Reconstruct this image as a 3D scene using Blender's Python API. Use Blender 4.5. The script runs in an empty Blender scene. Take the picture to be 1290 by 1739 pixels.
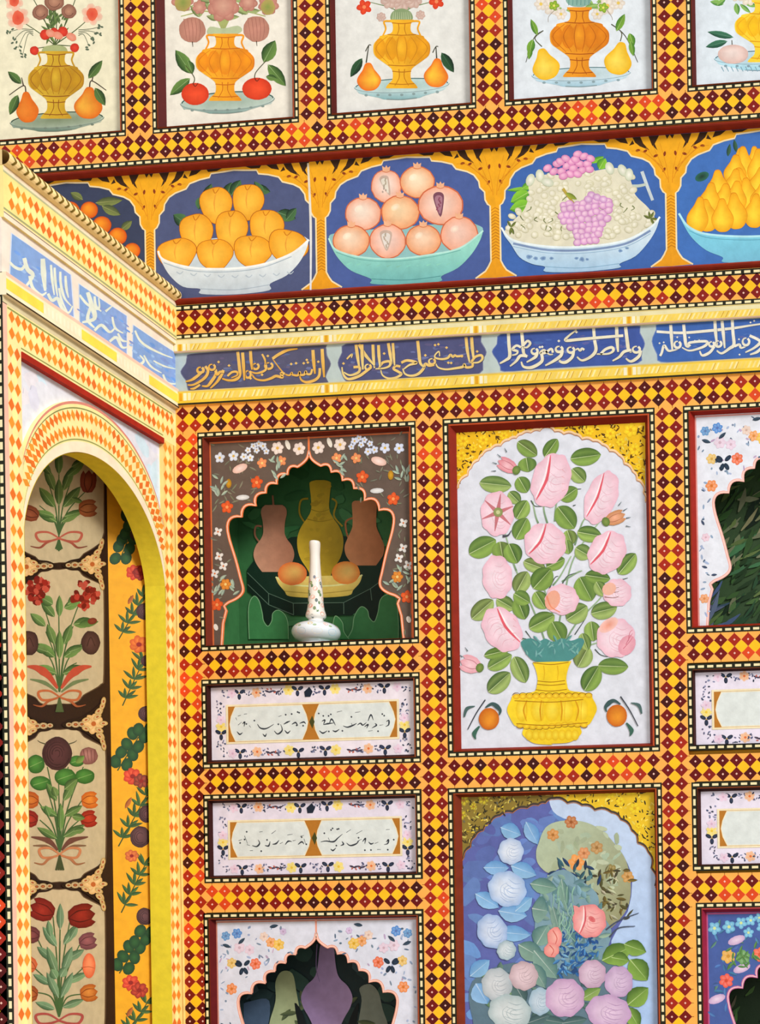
import bpy, bmesh, math, random
from mathutils import Vector, Matrix
from mathutils.geometry import tessellate_polygon
random.seed(11)
SC = bpy.context.scene
COL = SC.collection

# ------------------------------------------------------------------ camera
IMG_W, IMG_H = 1290, 1739
FPX, PPX, PPY = 2400.0, 1365.6, 1565.66
YAW, ROLL = -0.10421, -0.01622
CAM = Vector((1.29724, -2.27741, 1.5))
_r = Vector((math.cos(YAW), -math.sin(YAW), 0))
_f = Vector((math.sin(YAW), math.cos(YAW), 0))
_u = _r.cross(_f)
RIGHT = math.cos(ROLL) * _r + math.sin(ROLL) * _u
UP = -math.sin(ROLL) * _r + math.cos(ROLL) * _u
cd = bpy.data.cameras.new('camera')
cam = bpy.data.objects.new('camera', cd)
COL.objects.link(cam)
m3 = Matrix((RIGHT, UP, -_f)).transposed()
cam.matrix_world = Matrix.Translation(CAM) @ m3.to_4x4()
cd.sensor_fit = 'AUTO'
cd.sensor_width = 36
cd.lens = FPX * 36 / IMG_H
cd.shift_x = (IMG_W / 2 - PPX) / IMG_H
cd.shift_y = (PPY - IMG_H / 2) / IMG_H
cd.clip_start = 0.05
SC.camera = cam

# ------------------------------------------------------------------ light
w = bpy.data.worlds.new('world')
SC.world = w
w.use_nodes = True
w.node_tree.nodes['Background'].inputs[0].default_value = (1.0, 0.98, 0.96, 1)
w.node_tree.nodes['Background'].inputs[1].default_value = 0.62
sd = bpy.data.lights.new('daylight', 'SUN')
sd.energy = 2.8
sd.angle = math.radians(16)
sd.color = (1.0, 0.975, 0.945)
sun = bpy.data.objects.new('daylight', sd)
COL.objects.link(sun)
sun.location = (2.4, -2.0, 3.9)
sun.rotation_euler = Vector((-0.70, 0.50, -0.52)).to_track_quat('-Z', 'Y').to_euler()
SC.view_settings.view_transform = 'Standard'
SC.view_settings.look = 'None'
SC.view_settings.gamma = 1
SC.view_settings.exposure = 0.08
SC.view_settings.use_curve_mapping = False

# ------------------------------------------------------------------ materials
def lin(c):
    return c / 12.92 if c <= 0.04045 else ((c + 0.055) / 1.055) ** 2.4
def H(h):
    if not isinstance(h, str):
        return h
    h = h.lstrip('#')
    return tuple(lin(int(h[i:i + 2], 16) / 255) for i in (0, 2, 4))
def mix(a, b, t):
    a, b = H(a), H(b)
    return tuple(a[i] + (b[i] - a[i]) * t for i in range(3))
def jit(c, s=0.12):
    c = H(c)
    k = 1 + random.uniform(-s, s)
    return tuple(max(0, min(1, x * k * (1 + random.uniform(-s, s) * 0.4))) for x in c)

def material(name, rough=0.5, spec=0.3, vary=0.1, scale=60, bump=0.0, bscale=200, color=None, coat=0.0):
    m = bpy.data.materials.new(name)
    m.use_nodes = True
    nt = m.node_tree
    b = nt.nodes['Principled BSDF']
    b.inputs['Roughness'].default_value = rough
    b.inputs['Specular IOR Level'].default_value = spec
    b.inputs['Coat Weight'].default_value = coat
    tc = nt.nodes.new('ShaderNodeTexCoord')
    nz = nt.nodes.new('ShaderNodeTexNoise')
    nz.inputs['Scale'].default_value = scale
    nz.inputs['Detail'].default_value = 5
    nt.links.new(tc.outputs['Object'], nz.inputs['Vector'])
    mr = nt.nodes.new('ShaderNodeMapRange')
    mr.inputs['From Min'].default_value = 0.3
    mr.inputs['From Max'].default_value = 0.7
    mr.inputs['To Min'].default_value = 1 - vary
    mr.inputs['To Max'].default_value = 1 + vary * 0.6
    nt.links.new(nz.outputs['Fac'], mr.inputs['Value'])
    mx = nt.nodes.new('ShaderNodeVectorMath')
    mx.operation = 'SCALE'
    if color is None:
        at = nt.nodes.new('ShaderNodeAttribute')
        at.attribute_name = 'Col'
        nt.links.new(at.outputs['Color'], mx.inputs[0])
    else:
        c = H(color)
        mx.inputs[0].default_value = c
    nt.links.new(mr.outputs['Result'], mx.inputs['Scale'])
    nt.links.new(mx.outputs['Vector'], b.inputs['Base Color'])
    if bump:
        n2 = nt.nodes.new('ShaderNodeTexNoise')
        n2.inputs['Scale'].default_value = bscale
        nt.links.new(tc.outputs['Object'], n2.inputs['Vector'])
        bp = nt.nodes.new('ShaderNodeBump')
        bp.inputs['Strength'].default_value = bump
        bp.inputs['Distance'].default_value = 0.001
        nt.links.new(n2.outputs['Fac'], bp.inputs['Height'])
        nt.links.new(bp.outputs['Normal'], b.inputs['Normal'])
    return m
M_PAINT = material('old_paint', 0.55, 0.2, 0.10, 70, 0.15, 260)
M_BAND = material('painted_wood', 0.5, 0.25, 0.10, 45, 0.2, 160)
M_LACQ = material('red_lacquer', 0.6, 0.12, 0.16, 55, 0.15, 120)
M_PLASTER = material('plaster', 0.8, 0.1, 0.06, 9, 0.2, 80)
M_CERAMIC = material('glazed_ceramic', 0.16, 0.5, 0.04, 60, 0, 1, None, 0.6)
M_FLOOR = material('stone_floor', 0.6, 0.3, 0.12, 6, 0.2, 30, '#b9a98f')

# ------------------------------------------------------------------ scene helpers
def tag(o, label=None, cat=None, group=None, kind=None):
    if label: o['label'] = label
    if cat: o['category'] = cat
    if group: o['group'] = group
    if kind: o['kind'] = kind
    return o
def empty(name, loc, parent=None):
    o = bpy.data.objects.new(name, None)
    o.empty_display_size = 0.02
    COL.objects.link(o)
    o.location = loc
    return o
def mesh_obj(name, v, f, c, mat, parent=None, smooth=False):
    me = bpy.data.meshes.new(name)
    off = Vector(parent['_o']) if parent is not None and '_o' in parent else Vector((0, 0, 0))
    me.from_pydata([Vector(p) - off for p in v], [], f)
    if c is not None:
        a = me.color_attributes.new('Col', 'FLOAT_COLOR', 'POINT')
        flat = []
        for q in c:
            flat.extend((q[0], q[1], q[2], 1.0))
        a.data.foreach_set('color', flat)
    me.materials.append(mat)
    if smooth:
        me.polygons.foreach_set('use_smooth', [True] * len(me.polygons))
    me.update()
    o = bpy.data.objects.new(name, me)
    COL.objects.link(o)
    if parent is not None:
        o.parent = parent
        if '_o' in parent:
            o['_o'] = tuple(parent['_o'])
    return o

# ------------------------------------------------------------------ surfaces
def ray(x, y):
    return RIGHT * ((x - PPX) / FPX) - UP * ((y - PPY) / FPX) + _f
class Plane:
    """photo pixel -> point on a real plane of the room, h metres proud of it"""
    def __init__(s, p0, n):
        s.p0, s.n = Vector(p0), Vector(n).normalized()
    def __call__(s, x, y, h=0.0):
        r = ray(x, y)
        t = ((s.p0 + s.n * h) - CAM).dot(s.n) / r.dot(s.n)
        return CAM + r * t
class Frame:
    """room millimetres (u, z) on a wall -> point"""
    def __init__(s, p0, u, n):
        s.p0, s.u, s.n = Vector(p0), Vector(u), Vector(n)
    def __call__(s, u, z, h=0.0):
        return s.p0 + s.u * (u / 1000) + Vector((0, 0, z / 1000)) + s.n * h
BACK = Frame((0, 0, 0), (1, 0, 0), (0, -1, 0))
LEFT = Frame((0, 0, 0), (0, 1, 0), (1, 0, 0))
PIER = Frame((0, -0.44, 0), (1, 0, 0), (0, -1, 0))
def back(d=0.008):
    return Plane((0, d, 0), (0, -1, 0))
def left(d=0.0):
    return Plane((d, 0, 0), (1, 0, 0))

# ------------------------------------------------------------------ painting kit
def cat(pts, n=6, closed=False):
    """Catmull-Rom through points"""
    P = [tuple(p) for p in pts]
    m = len(P)
    out = []
    rng = range(m) if closed else range(m - 1)
    for i in rng:
        if closed:
            a, b, c, d = P[(i - 1) % m], P[i], P[(i + 1) % m], P[(i + 2) % m]
        else:
            a, b, c, d = P[max(i - 1, 0)], P[i], P[i + 1], P[min(i + 2, m - 1)]
        for k in range(n):
            t = k / n
            t2, t3 = t * t, t * t * t
            out.append(tuple(0.5 * (2 * b[j] + (c[j] - a[j]) * t + (2 * a[j] - 5 * b[j] + 4 * c[j] - d[j]) * t2 +
                                    (3 * b[j] - a[j] - 3 * c[j] + d[j]) * t3) for j in range(2)))
    if not closed:
        out.append(P[-1])
    return out
STEP = 1.5e-6
LAYER = [2]
GAIN = [1.0]  # brightens recess paintings to make up for the shade in there

class Art:
    def __init__(s, mp, k=1):
        s.mp, s.k = mp, LAYER[0]
        s.v, s.f, s.c = [], [], []
    def pt(s, x, y, col):
        s.v.append(s.mp(x, y, s.k * STEP))
        s.c.append(tuple(min(.86, q * GAIN[0]) for q in H(col)) if GAIN[0] != 1 else H(col))
        return len(s.v) - 1
    def nxt(s):
        LAYER[0] += 1
        s.k = LAYER[0]
    def poly(s, pts, col, grad=None):
        """flat fill; grad = (x0,y0,x1,y1,colour1) blends col -> colour1 along a line"""
        s.nxt()
        ids = []
        for p in pts:
            c = col
            if grad:
                x0, y0, x1, y1, c1 = grad
                L = (x1 - x0) ** 2 + (y1 - y0) ** 2
                t = max(0, min(1, ((p[0] - x0) * (x1 - x0) + (p[1] - y0) * (y1 - y0)) / L))
                c = mix(col, c1, t)
            ids.append(s.pt(p[0], p[1], c))
        tris = tessellate_polygon([[Vector((p[0], p[1], 0)) for p in pts]])
        for t in tris:
            s.f.append(tuple(ids[i] for i in t))
        return s
    def blob(s, pts, cc, ce, hx=None, hy=None, rings=(0.35, 0.7, 1.0), pw=1.0):
        """star-shaped fill shaded from a centre colour to an edge colour"""
        s.nxt()
        n = len(pts)
        mx = sum(p[0] for p in pts) / n
        my = sum(p[1] for p in pts) / n
        hx = mx if hx is None else hx
        hy = my if hy is None else hy
        ci = s.pt(hx, hy, cc)
        prev = None
        for r in rings:
            col = mix(cc, ce, r ** pw)
            cur = [s.pt(hx + (p[0] - hx) * r, hy + (p[1] - hy) * r, col) for p in pts]
            for i in range(n):
                j = (i + 1) % n
                if prev is None:
                    s.f.append((ci, cur[i], cur[j]))
                else:
                    s.f.append((prev[i], cur[i], cur[j], prev[j]))
            prev = cur
        return s
    def ell(s, cx, cy, rx, ry, cc, ce=None, ang=0, n=20, wob=0, lob=0, hx=0, hy=0, pw=1.0):
        ce = cc if ce is None else ce
        a = math.radians(ang)
        ph = random.random() * 6.28
        P = []
        for i in range(n):
            t = 2 * math.pi * i / n
            r = 1 + (wob * math.cos(lob * t + ph) if lob else random.uniform(-wob, wob))
            x, y = rx * r * math.cos(t), ry * r * math.sin(t)
            P.append((cx + x * math.cos(a) - y * math.sin(a), cy + x * math.sin(a) + y * math.cos(a)))
        s.blob(P, cc, ce, cx + hx, cy + hy, pw=pw)
        return P
    def stroke(s, pts, w0, col, w1=None, wm=None, n=6, col1=None, smooth=True):
        """brush line: width w0 -> wm (middle) -> w1"""
        w1 = w0 if w1 is None else w1
        s.nxt()
        Q = cat(pts, n) if smooth and len(pts) > 2 else [tuple(p) for p in pts]
        m = len(Q)
        L, R = [], []
        for i, p in enumerate(Q):
            a, b = Q[max(i - 1, 0)], Q[min(i + 1, m - 1)]
            dx, dy = b[0] - a[0], b[1] - a[1]
            d = math.hypot(dx, dy) or 1e-6
            t = i / (m - 1)
            if wm is None:
                ww = w0 + (w1 - w0) * t
            else:
                ww = w0 + (wm - w0) * t * 2 if t < .5 else wm + (w1 - wm) * (t - .5) * 2
            nx, ny = -dy / d * ww / 2, dx / d * ww / 2
            c = mix(col, col1, t) if col1 else col
            L.append(s.pt(p[0] + nx, p[1] + ny, c))
            R.append(s.pt(p[0] - nx, p[1] - ny, c))
        for i in range(m - 1):
            s.f.append((L[i], L[i + 1], R[i + 1], R[i]))
        return s
    def dot(s, x, y, r, col):
        s.nxt()
        ids = [s.pt(x + r * math.cos(i * math.pi / 4), y + r * math.sin(i * math.pi / 4), col) for i in range(8)]
        s.f.append(tuple(ids))
        return s
    def leaf(s, x, y, ln, wd, ang, c1='#9cc04a', c2='#3f6b22', mid='#d8e6a0', bend=0.0):
        """pointed oval leaf from its stalk (x,y): light half, dark half, midrib"""
        a = math.radians(ang)
        ca, sa = math.cos(a), math.sin(a)
        prof = [(0, 0), (.12, .5), (.3, .9), (.5, 1), (.7, .8), (.87, .42), (1, 0)]
        def T(u, v):
            v += bend * ln * math.sin(u * math.pi) * 1.0
            return (x + u * ln * ca - v * sa, y + u * ln * sa + v * ca)
        s.nxt()
        for sgn, ce in ((1, c1), (-1, c2)):
            mi = [s.pt(*T(u, 0), mix(c1, c2, .35)) for u, _ in prof]
            ed = [s.pt(*T(u, sgn * h * wd / 2), mix(ce, c2, 0.25 * abs(u - .5))) for u, h in prof]
            for i in range(6):
                s.f.append((mi[i], mi[i + 1], ed[i + 1], ed[i]))
        if mid:
            s.stroke([T(0, 0), T(.5, 0), T(.92, 0)], max(.5, wd * .05), mid, .2)
        return s
    def build(s, name, parent=None, mat=None):
        return mesh_obj(name, s.v, s.f, s.c, mat or M_PAINT, parent)

def thing(name, loc, label, category, group=None):
    o = empty(name, loc)
    o['_o'] = tuple(loc)
    LAYER[0] = 2
    return tag(o, label, category, group)

# solid pieces in wall coordinates
class Solid:
    def __init__(s):
        s.v, s.f, s.c = [], [], []
    def quad(s, a, b, c, d, col):
        i = len(s.v)
        s.v += [a, b, c, d]
        s.c += [H(col)] * 4
        s.f.append((i, i + 1, i + 2, i + 3))
    def hexa(s, P, col):
        """8 corners: 0-3 front loop, 4-7 back loop"""
        i = len(s.v)
        s.v += P
        s.c += [H(col)] * 8
        for q in ((0, 1, 2, 3), (7, 6, 5, 4), (0, 4, 5, 1), (1, 5, 6, 2), (2, 6, 7, 3), (3, 7, 4, 0)):
            s.f.append(tuple(i + k for k in q))
    def slab(s, F, u0, z0, u1, z1, h0, h1, col):
        """box on wall frame F from height h0 (back) to h1 (front)"""
        R = [(u0, z0), (u1, z0), (u1, z1), (u0, z1)]
        s.hexa([F(u, z, h1) for u, z in R] + [F(u, z, h0) for u, z in R], col)
    def extrude(s, F, pts, h0, h1, col, side=None):
        """outline (u,z) on frame F extruded from h0 to h1"""
        n = len(pts)
        i = len(s.v)
        s.v += [F(u, z, h1) for u, z in pts] + [F(u, z, h0) for u, z in pts]
        s.c += [H(col)] * (2 * n)
        tr = tessellate_polygon([[Vector((p[0], p[1], 0)) for p in pts]])
        for t in tr:
            s.f.append(tuple(i + k for k in t))
            s.f.append(tuple(i + n + k for k in reversed(t)))
        j = len(s.v)
        sc = side or col
        s.v += [F(u, z, h1) for u, z in pts] + [F(u, z, h0) for u, z in pts]
        s.c += [H(sc)] * (2 * n)
        for k in range(n):
            q = (k + 1) % n
            s.f.append((j + k, j + q, j + n + q, j + n + k))
    def build(s, name, mat, parent=None, smooth=False):
        return mesh_obj(name, s.v, s.f, s.c, mat, parent, smooth)
# ------------------------------------------------------------------ shell
YEL, YEL2, ORG = '#ffc21e', '#ffcf3a', '#ffb352'
DARK, CREAM = '#1f2010', '#f3e6b4'
def setting(o):
    o['kind'] = 'structure'
    return o

NICHES = [(54, 1985, 408, 2332), (52, 1186, 408, 1518), (890, 1988, 1240, 2332), (896, 1186, 1245, 1518)]
s = Solid()
xs = sorted({-900, 1700} | {n[0] for n in NICHES} | {n[2] for n in NICHES})
zs = sorted({0, 3300} | {n[1] for n in NICHES} | {n[3] for n in NICHES})
for i in range(len(xs) - 1):
    for j in range(len(zs) - 1):
        a, b, c, d = xs[i], xs[i + 1], zs[j], zs[j + 1]
        if any(n[0] <= a and b <= n[2] and n[1] <= c and d <= n[3] for n in NICHES):
            continue
        s.slab(BACK, a, c, b, d, -0.15, -0.012, '#d9a83a')
setting(s.build('wall_back', M_PLASTER))
s = Solid()
s.hexa([Vector(p) for p in ((-.9, -4, 0), (3.2, -4, 0), (3.2, .15, 0), (-.9, .15, 0), (-.9, -4, -.1), (3.2, -4, -.1), (3.2, .15, -.1), (-.9, .15, -.1))], '#b9a98f')
setting(s.build('floor', M_FLOOR))

REDS = ['#620606', '#740c08', '#520505', '#84120a', '#680808', '#400a06', '#8a1a0c']
def redcol(u, z):
    n = math.sin(u * .013 + 1.3) * math.sin(z * .017 + .4) + .55 * math.sin(u * .051 + z * .043) + random.uniform(-.35, .35)
    if n > 1.12:
        return '#e0481a'
    if n > .55:
        return '#a8260f'
    return random.choice(REDS)
class Band(Solid):
    def __init__(s, F):
        super().__init__()
        s.F, s.h = F, 0.0
    def rect(s, u0, z0, u1, z1, col, k=1):
        h = s.h + k * 6e-5
        F = s.F
        s.quad(F(u0, z0, h), F(u1, z0, h), F(u1, z1, h), F(u0, z1, h), col)
    def dia(s, u, z, ru, rz, col, k=2, curve=0.0):
        h = s.h + k * 6e-5
        F = s.F
        if not curve:
            s.quad(F(u - ru, z, h), F(u, z - rz, h), F(u + ru, z, h), F(u, z + rz, h), col)
        else:
            P = []
            for q in range(4):
                a = q * math.pi / 2
                P.append((ru * math.cos(a), rz * math.sin(a)))
                a += math.pi / 4
                P.append((ru * (.5 + curve) * math.cos(a) * 1.41, rz * (.5 + curve) * math.sin(a) * 1.41))
            i = len(s.v)
            s.v += [F(u + p[0], z + p[1], h) for p in P]
            s.c += [H(col)] * 8
            s.f.append(tuple(range(i, i + 8)))
    def lattice(s, a0, a1, rows, vert, sp, ru, pale=False, single=False, start=None, rx=None):
        """two rows of red diamonds with light centres, gold diamonds between them"""
        n = max(1, round((a1 - a0) / sp))
        sp2 = (a1 - a0) / n
        P = (lambda a, b: (b, a)) if vert else (lambda a, b: (a, b))
        red = (lambda u, z: random.choice(('#f0862a', '#ee9a34', '#e8742a'))) if pale else redcol  # pale: left wall diamonds, coloured as if bleached by strong light
        gap = (rows[1] - rows[0]) if len(rows) > 1 else 0
        for i in range(n):
            a = a0 + (i + .5) * sp2
            for b in rows:
                u, z = P(a, b)
                # hair line that ties the diamonds to the border
                q = P(0.55, ru + 5)
                s.dia(u, z, (rx or ru) * .98, ru * .98, red(u, z), 3)
                if not pale: s.rect(u - (.45 if not vert else ru + 3), z - (ru + 3 if not vert else .45), u + (.45 if not vert else ru + 3), z + (ru + 3 if not vert else .45), '#8a5a14', 2)
                if not pale:
                    s.dia(u, z, 1.9, 1.9, '#f6c9b8', 4)
            if gap and i < n:
                for k in range(len(rows) - 1):
                    for aa in ((a + sp2 / 2,) if i < n - 1 else ()):
                        u, z = P(aa, (rows[k] + rows[k + 1]) / 2)
                        s.dia(u, z, (rx or sp2 * .44), sp2 * .44 if not rx else ru, '#ffc41c' if not pale else '#fff0a0', 2, .1)
    def dashes(s, u0, z0, u1, z1, dark=DARK, cream=CREAM, pitch=15.5, fill=.66):
        """dark line broken by cream dashes, inside a rectangle"""
        s.rect(u0, z0, u1, z1, dark, 3)
        L, W = u1 - u0, z1 - z0
        hor = L > W
        n = max(1, round((L if hor else W) / pitch))
        for i in range(n):
            t0, t1 = (i + .5 - fill / 2) / n, (i + .5 + fill / 2) / n
            if hor:
                s.rect(u0 + L * t0, z0 + W * .28, u0 + L * t1, z1 - W * .28, cream, 4)
            else:
                s.rect(u0 + L * .28, z0 + W * t0, u1 - L * .28, z0 + W * t1, cream, 4)
TRIM = [0]
def trim(b, mat=None):
    TRIM[0] += 1
    return setting(b.build('trim_%d' % TRIM[0], mat or M_BAND))
def base(b, u0, z0, u1, z1, col=ORG, h0=-0.012, h1=0.0):
    b.slab(b.F, u0, z0, u1, z1, h0, h1, col)

XR = 1300
# upper band and uprights between the flower panels
b = Band(BACK); base(b, -500, 2806, XR, 2858); b.lattice(-492, XR, (2826.5, 2847.5), False, 22.3, 11)
b.dashes(-500, 2806, XR, 2815)
trim(b)
for x0, x1 in ((-82, -33), (227, 276), (533, 582), (839, 889)):
    b = Band(BACK); base(b, x0, 2858, x1, 3200)
    m = (x0 + x1) / 2
    b.lattice(2860, 3200, (m - 11.2, m + 11.2), True, 22.6, 11.2)
    trim(b)
# red mouldings above and below the fruit frieze
def moulding(F, u0, z0, u1, z1, h0, h1, col, n=8, name=None):
    s = Solid()
    zc, hh = (z0 + z1) / 2, (z1 - z0) / 2
    prev = None
    for i in range(n + 1):
        a = math.pi * i / n
        z, h = zc - hh * math.cos(a), h0 + (h1 - h0) * math.sin(a)
        if prev:
            s.quad(F(u0, prev[0], prev[1]), F(u1, prev[0], prev[1]), F(u1, z, h), F(u0, z, h), col)
        prev = (z, h)
    TRIM[0] += 1
    return setting(s.build('trim_%d' % TRIM[0], M_LACQ))
moulding(BACK, -500, 2795, XR, 2806, -0.012, 0.004, '#8c2a18')
moulding(BACK, -500, 2564, XR, 2577, -0.012, 0.005, '#8c2a18')
# band under the frieze
b = Band(BACK); base(b, 0, 2505, XR, 2564); b.lattice(4, XR, (2524.5, 2545.5), False, 22.4, 11)
b.dashes(0, 2554, XR, 2563.5); b.dashes(0, 2505.5, XR, 2514)
trim(b)
# gilded fillets and pale ground of the inscription
def gilded(b, u0, z0, u1, z1, side):
    base(b, u0, z0, u1, z1, '#e9dfae' if side > 0 else '#f0c83c', -0.012, 0.003)
    b.h = 0.003
    u = u0
    W = z1 - z0
    lo, hi = (z0 + W * .12, z0 + W * .62) if side > 0 else (z0 + W * .3, z1 - W * .16)
    b.rect(u0, z0, u1, z0 + W * .1, '#c9a38a', 1)
    b.rect(u0, z1 - W * .08, u1, z1, '#d8c27a', 1)
    b.rect(u0, lo, u1, hi, '#f6d45a', 2)
    i = 0
    while u < u1:
        # diagonal gadroons, broken now and then by a gold lozenge between pale bars
        if i % 34 in (0, 1, 2, 3):
            c = ('#f7efcf', '#e0a21c', '#f7efcf', '#f3e7b0')[i % 34]
            b.rect(u + 1, lo, u + 6.5, hi, c, 4)
        else:
            F, h = b.F, b.h + 4 * 6e-5
            c = random.choice(('#fbe9a0', '#f8e08a', '#f3d56a'))
            b.quad(F(u, lo + 1, h), F(u + 3.4, lo + 1, h), F(u + 8.4, hi - 1, h), F(u + 5, hi - 1, h), c)
            if random.random() < .3:
                b.quad(F(u + 3.4, lo + 1, h), F(u + 4.6, lo + 1, h), F(u + 9.6, hi - 1, h), F(u + 8.4, hi - 1, h), '#c9962a')
        u += 7.6
        i += 1
b = Band(BACK); gilded(b, 0, 2482, XR, 2505, 1); trim(b)
b = Band(BACK); gilded(b, 0, 2393, XR, 2417, -1)
b.rect(0, 2393, XR, 2396, DARK, 5)
trim(b)
b = Band(BACK); base(b, 0, 2417, XR, 2482, '#b9c8c6', -0.012, -0.001)
trim(b)
# band over the niches, then the uprights and rails between the panels
b = Band(BACK); base(b, 0, 2346, XR, 2393); b.lattice(1, XR, (2358.3, 2380), False, 22.6, 11.2)
trim(b)
ZB = 1180
for x0, x1, c in ((-4, 40, (8, 31)), (421, 467, (433.5, 456)), (826, 873, (838.5, 861))):
    b = Band(BACK); base(b, x0, ZB, x1, 2346)
    if x0 == 826:
        base(b, x1, ZB, 882, 1532)
        base(b, x1, 1582, 882, 1732)
    b.lattice(ZB, 2346, c, True, 22.6, 11.2)
    trim(b)
for x0, x1 in ((40, 421), (873, 1256)):
    for z0, z1 in ((1926, 1975), (1732, 1776), (1532, 1582)):
        b = Band(BACK); base(b, x0, z0, x1, z1)
        m = (z0 + z1) / 2
        b.lattice(x0, x1, (m - 11, m + 11), False, 22.6, 11.2)
        trim(b)
b = Band(BACK); base(b, 467, 1732, 826, 1783)
b.lattice(467, 826, (1746.5, 1769), False, 22.6, 11.2)
trim(b)

# ------------------------------------------------------------------ panel carpentry: dashed border, bevelled frame, board
def carpentry(t, out, inn, board, red='#7e2013', dw=9, frame_d=0.008, board_name='board', has_board=True, dashed=True, F=BACK):
    """out / inn = rectangles (u0,z0,u1,z1) in mm"""
    o, n = out, inn
    if dashed:
        b = Band(F)
        d = dw
        for r in ((o[0], o[1], o[2], o[1] + d), (o[0], o[3] - d, o[2], o[3]), (o[0], o[1] + d, o[0] + d, o[3] - d), (o[2] - d, o[1] + d, o[2], o[3] - d)):
            b.slab(F, *r, -0.012, 0.0, DARK)
            b.dashes(*r)
        b.build('dashed_border', M_BAND, t)
    else:
        d = 0
    s = Solid()
    f = (o[0] + d, o[1] + d, o[2] - d, o[3] - d)
    A = [(f[0], f[1]), (f[2], f[1]), (f[2], f[3]), (f[0], f[3])]
    Bq = [(n[0], n[1]), (n[2], n[1]), (n[2], n[3]), (n[0], n[3])]
    # a small raised bead, then the bevel falling to the board
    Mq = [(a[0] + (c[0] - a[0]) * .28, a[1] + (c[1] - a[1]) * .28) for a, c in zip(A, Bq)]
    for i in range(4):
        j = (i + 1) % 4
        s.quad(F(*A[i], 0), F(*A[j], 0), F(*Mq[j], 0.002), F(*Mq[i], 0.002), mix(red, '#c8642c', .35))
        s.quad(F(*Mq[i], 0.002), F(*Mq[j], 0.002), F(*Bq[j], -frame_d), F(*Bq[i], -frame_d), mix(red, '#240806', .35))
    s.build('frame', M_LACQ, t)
    if has_board:
        s = Solid()
        s.slab(F, n[0] - 1, n[1] - 1, n[2] + 1, n[3] + 1, -0.0125, -frame_d, board)
        s.build(board_name, M_PAINT, t)
# ------------------------------------------------------------------ left wall with the arched niche
YO0, YO1, ZS, RA, RB = -402, -40, 2050, 183, 259
YC = (YO0 + YO1) / 2
def arch(r, y0, y1, zb, n=40, zs=ZS):
    """right-hand jamb up over the arch to the left-hand jamb, as (y,z)"""
    P = []
    for i in range(n + 1):
        a = math.pi * i / n
        y, z = YC + r * math.cos(a), zs + r * math.sin(a) * 1.0
        if y0 <= y <= y1:
            P.append((y, z))
    return P
s = Solid()
P = arch(RA, YO0 - 5, YO1 + 5, 0)
# front plate: left post, right post, everything over the arch as strips
s.slab(LEFT, -440, 0, YO0, 2566, -0.035, -0.012, '#f0c84a')
s.slab(LEFT, YO1, 0, 0, 2566, -0.035, -0.012, '#f0c84a')
top = 2566
A2 = [(YO1, ZS)] + [p for p in P if YO0 < p[0] < YO1] + [(YO0, ZS)]
for i in range(len(A2) - 1):
    a, c = A2[i], A2[i + 1]
    s.hexa([LEFT(a[0], a[1], -.012), LEFT(a[0], top, -.012), LEFT(c[0], top, -.012), LEFT(c[0], c[1], -.012),
            LEFT(a[0], a[1], -.035), LEFT(a[0], top, -.035), LEFT(c[0], top, -.035), LEFT(c[0], c[1], -.035)], '#f0c84a')
# back, top and outer walls of the pier
s.hexa([Vector(p) for p in ((-.135, -.405, 0), (-.135, 0, 0), (-.135, 0, 2.566), (-.135, -.405, 2.566), (-.16, -.405, 0), (-.16, 0, 0), (-.16, 0, 2.566), (-.16, -.405, 2.566))], '#d9b060')
s.hexa([Vector(p) for p in ((-.035, -.405, 2.45), (-.035, 0, 2.45), (-.135, 0, 2.45), (-.135, -.405, 2.45), (-.035, -.405, 2.566), (-.035, 0, 2.566), (-.135, 0, 2.566), (-.135, -.405, 2.566))], '#d9b060')
setting(s.build('wall_left', M_PLASTER))
s = Solid()
s.slab(PIER, -520, 0, -13, 2560, -0.035, -0.003, '#caa04a')
setting(s.build('wall_front', M_PLASTER))
b = Band(PIER); b.h = 0.0
base(b, -60, 0, 0, 2389, '#e0a83c', -0.003, 0.0)
b.lattice(1100, 2389, (-41, -18.5), True, 22.6, 10.4)
b.dashes(-10, 1100, 0, 2389)
trim(b)
b = Band(PIER)
base(b, -60, 2389, -12.5, 2590, '#a8916a', -0.03, 0.004)
b.h = 0.004
b.rect(-60, 2396, -12.5, 2418, '#e09a26', 1)
b.rect(-60, 2420, -12.5, 2424, '#4a3a20', 1)
for q in range(6):
    b.dia(-18 - q * 6, 2450 + (q % 3) * 22, 5, 9, '#4a3c28', 2)
b.rect(-60, 2520, -12.5, 2564, '#d9962c', 1)
for q in range(3):
    b.dia(-21 - q * 14, 2542, 8, 9, '#7a1a10', 2)
trim(b)

# mouldings of the left wall, bleaching by strong light put into the colours
b = Band(LEFT); base(b, -440, 2497, 0, 2569, '#ffe694', -0.012, 0.004); b.h = 0.004
b.lattice(-430, -2, (2523, 2546), False, 13.8, 9, True, rx=6.6)
b.rect(-440, 2560, 0, 2563, '#b9bf94', 2); b.rect(-440, 2563, 0, 2569, '#f6e2c4', 2)
b.rect(-440, 2508, 0, 2511, '#a3a878', 2); b.rect(-440, 2497, 0, 2506, '#f3e2c8', 2); b.rect(-440, 2503.5, 0, 2505, '#8d7a5e', 3)
trim(b)
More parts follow.
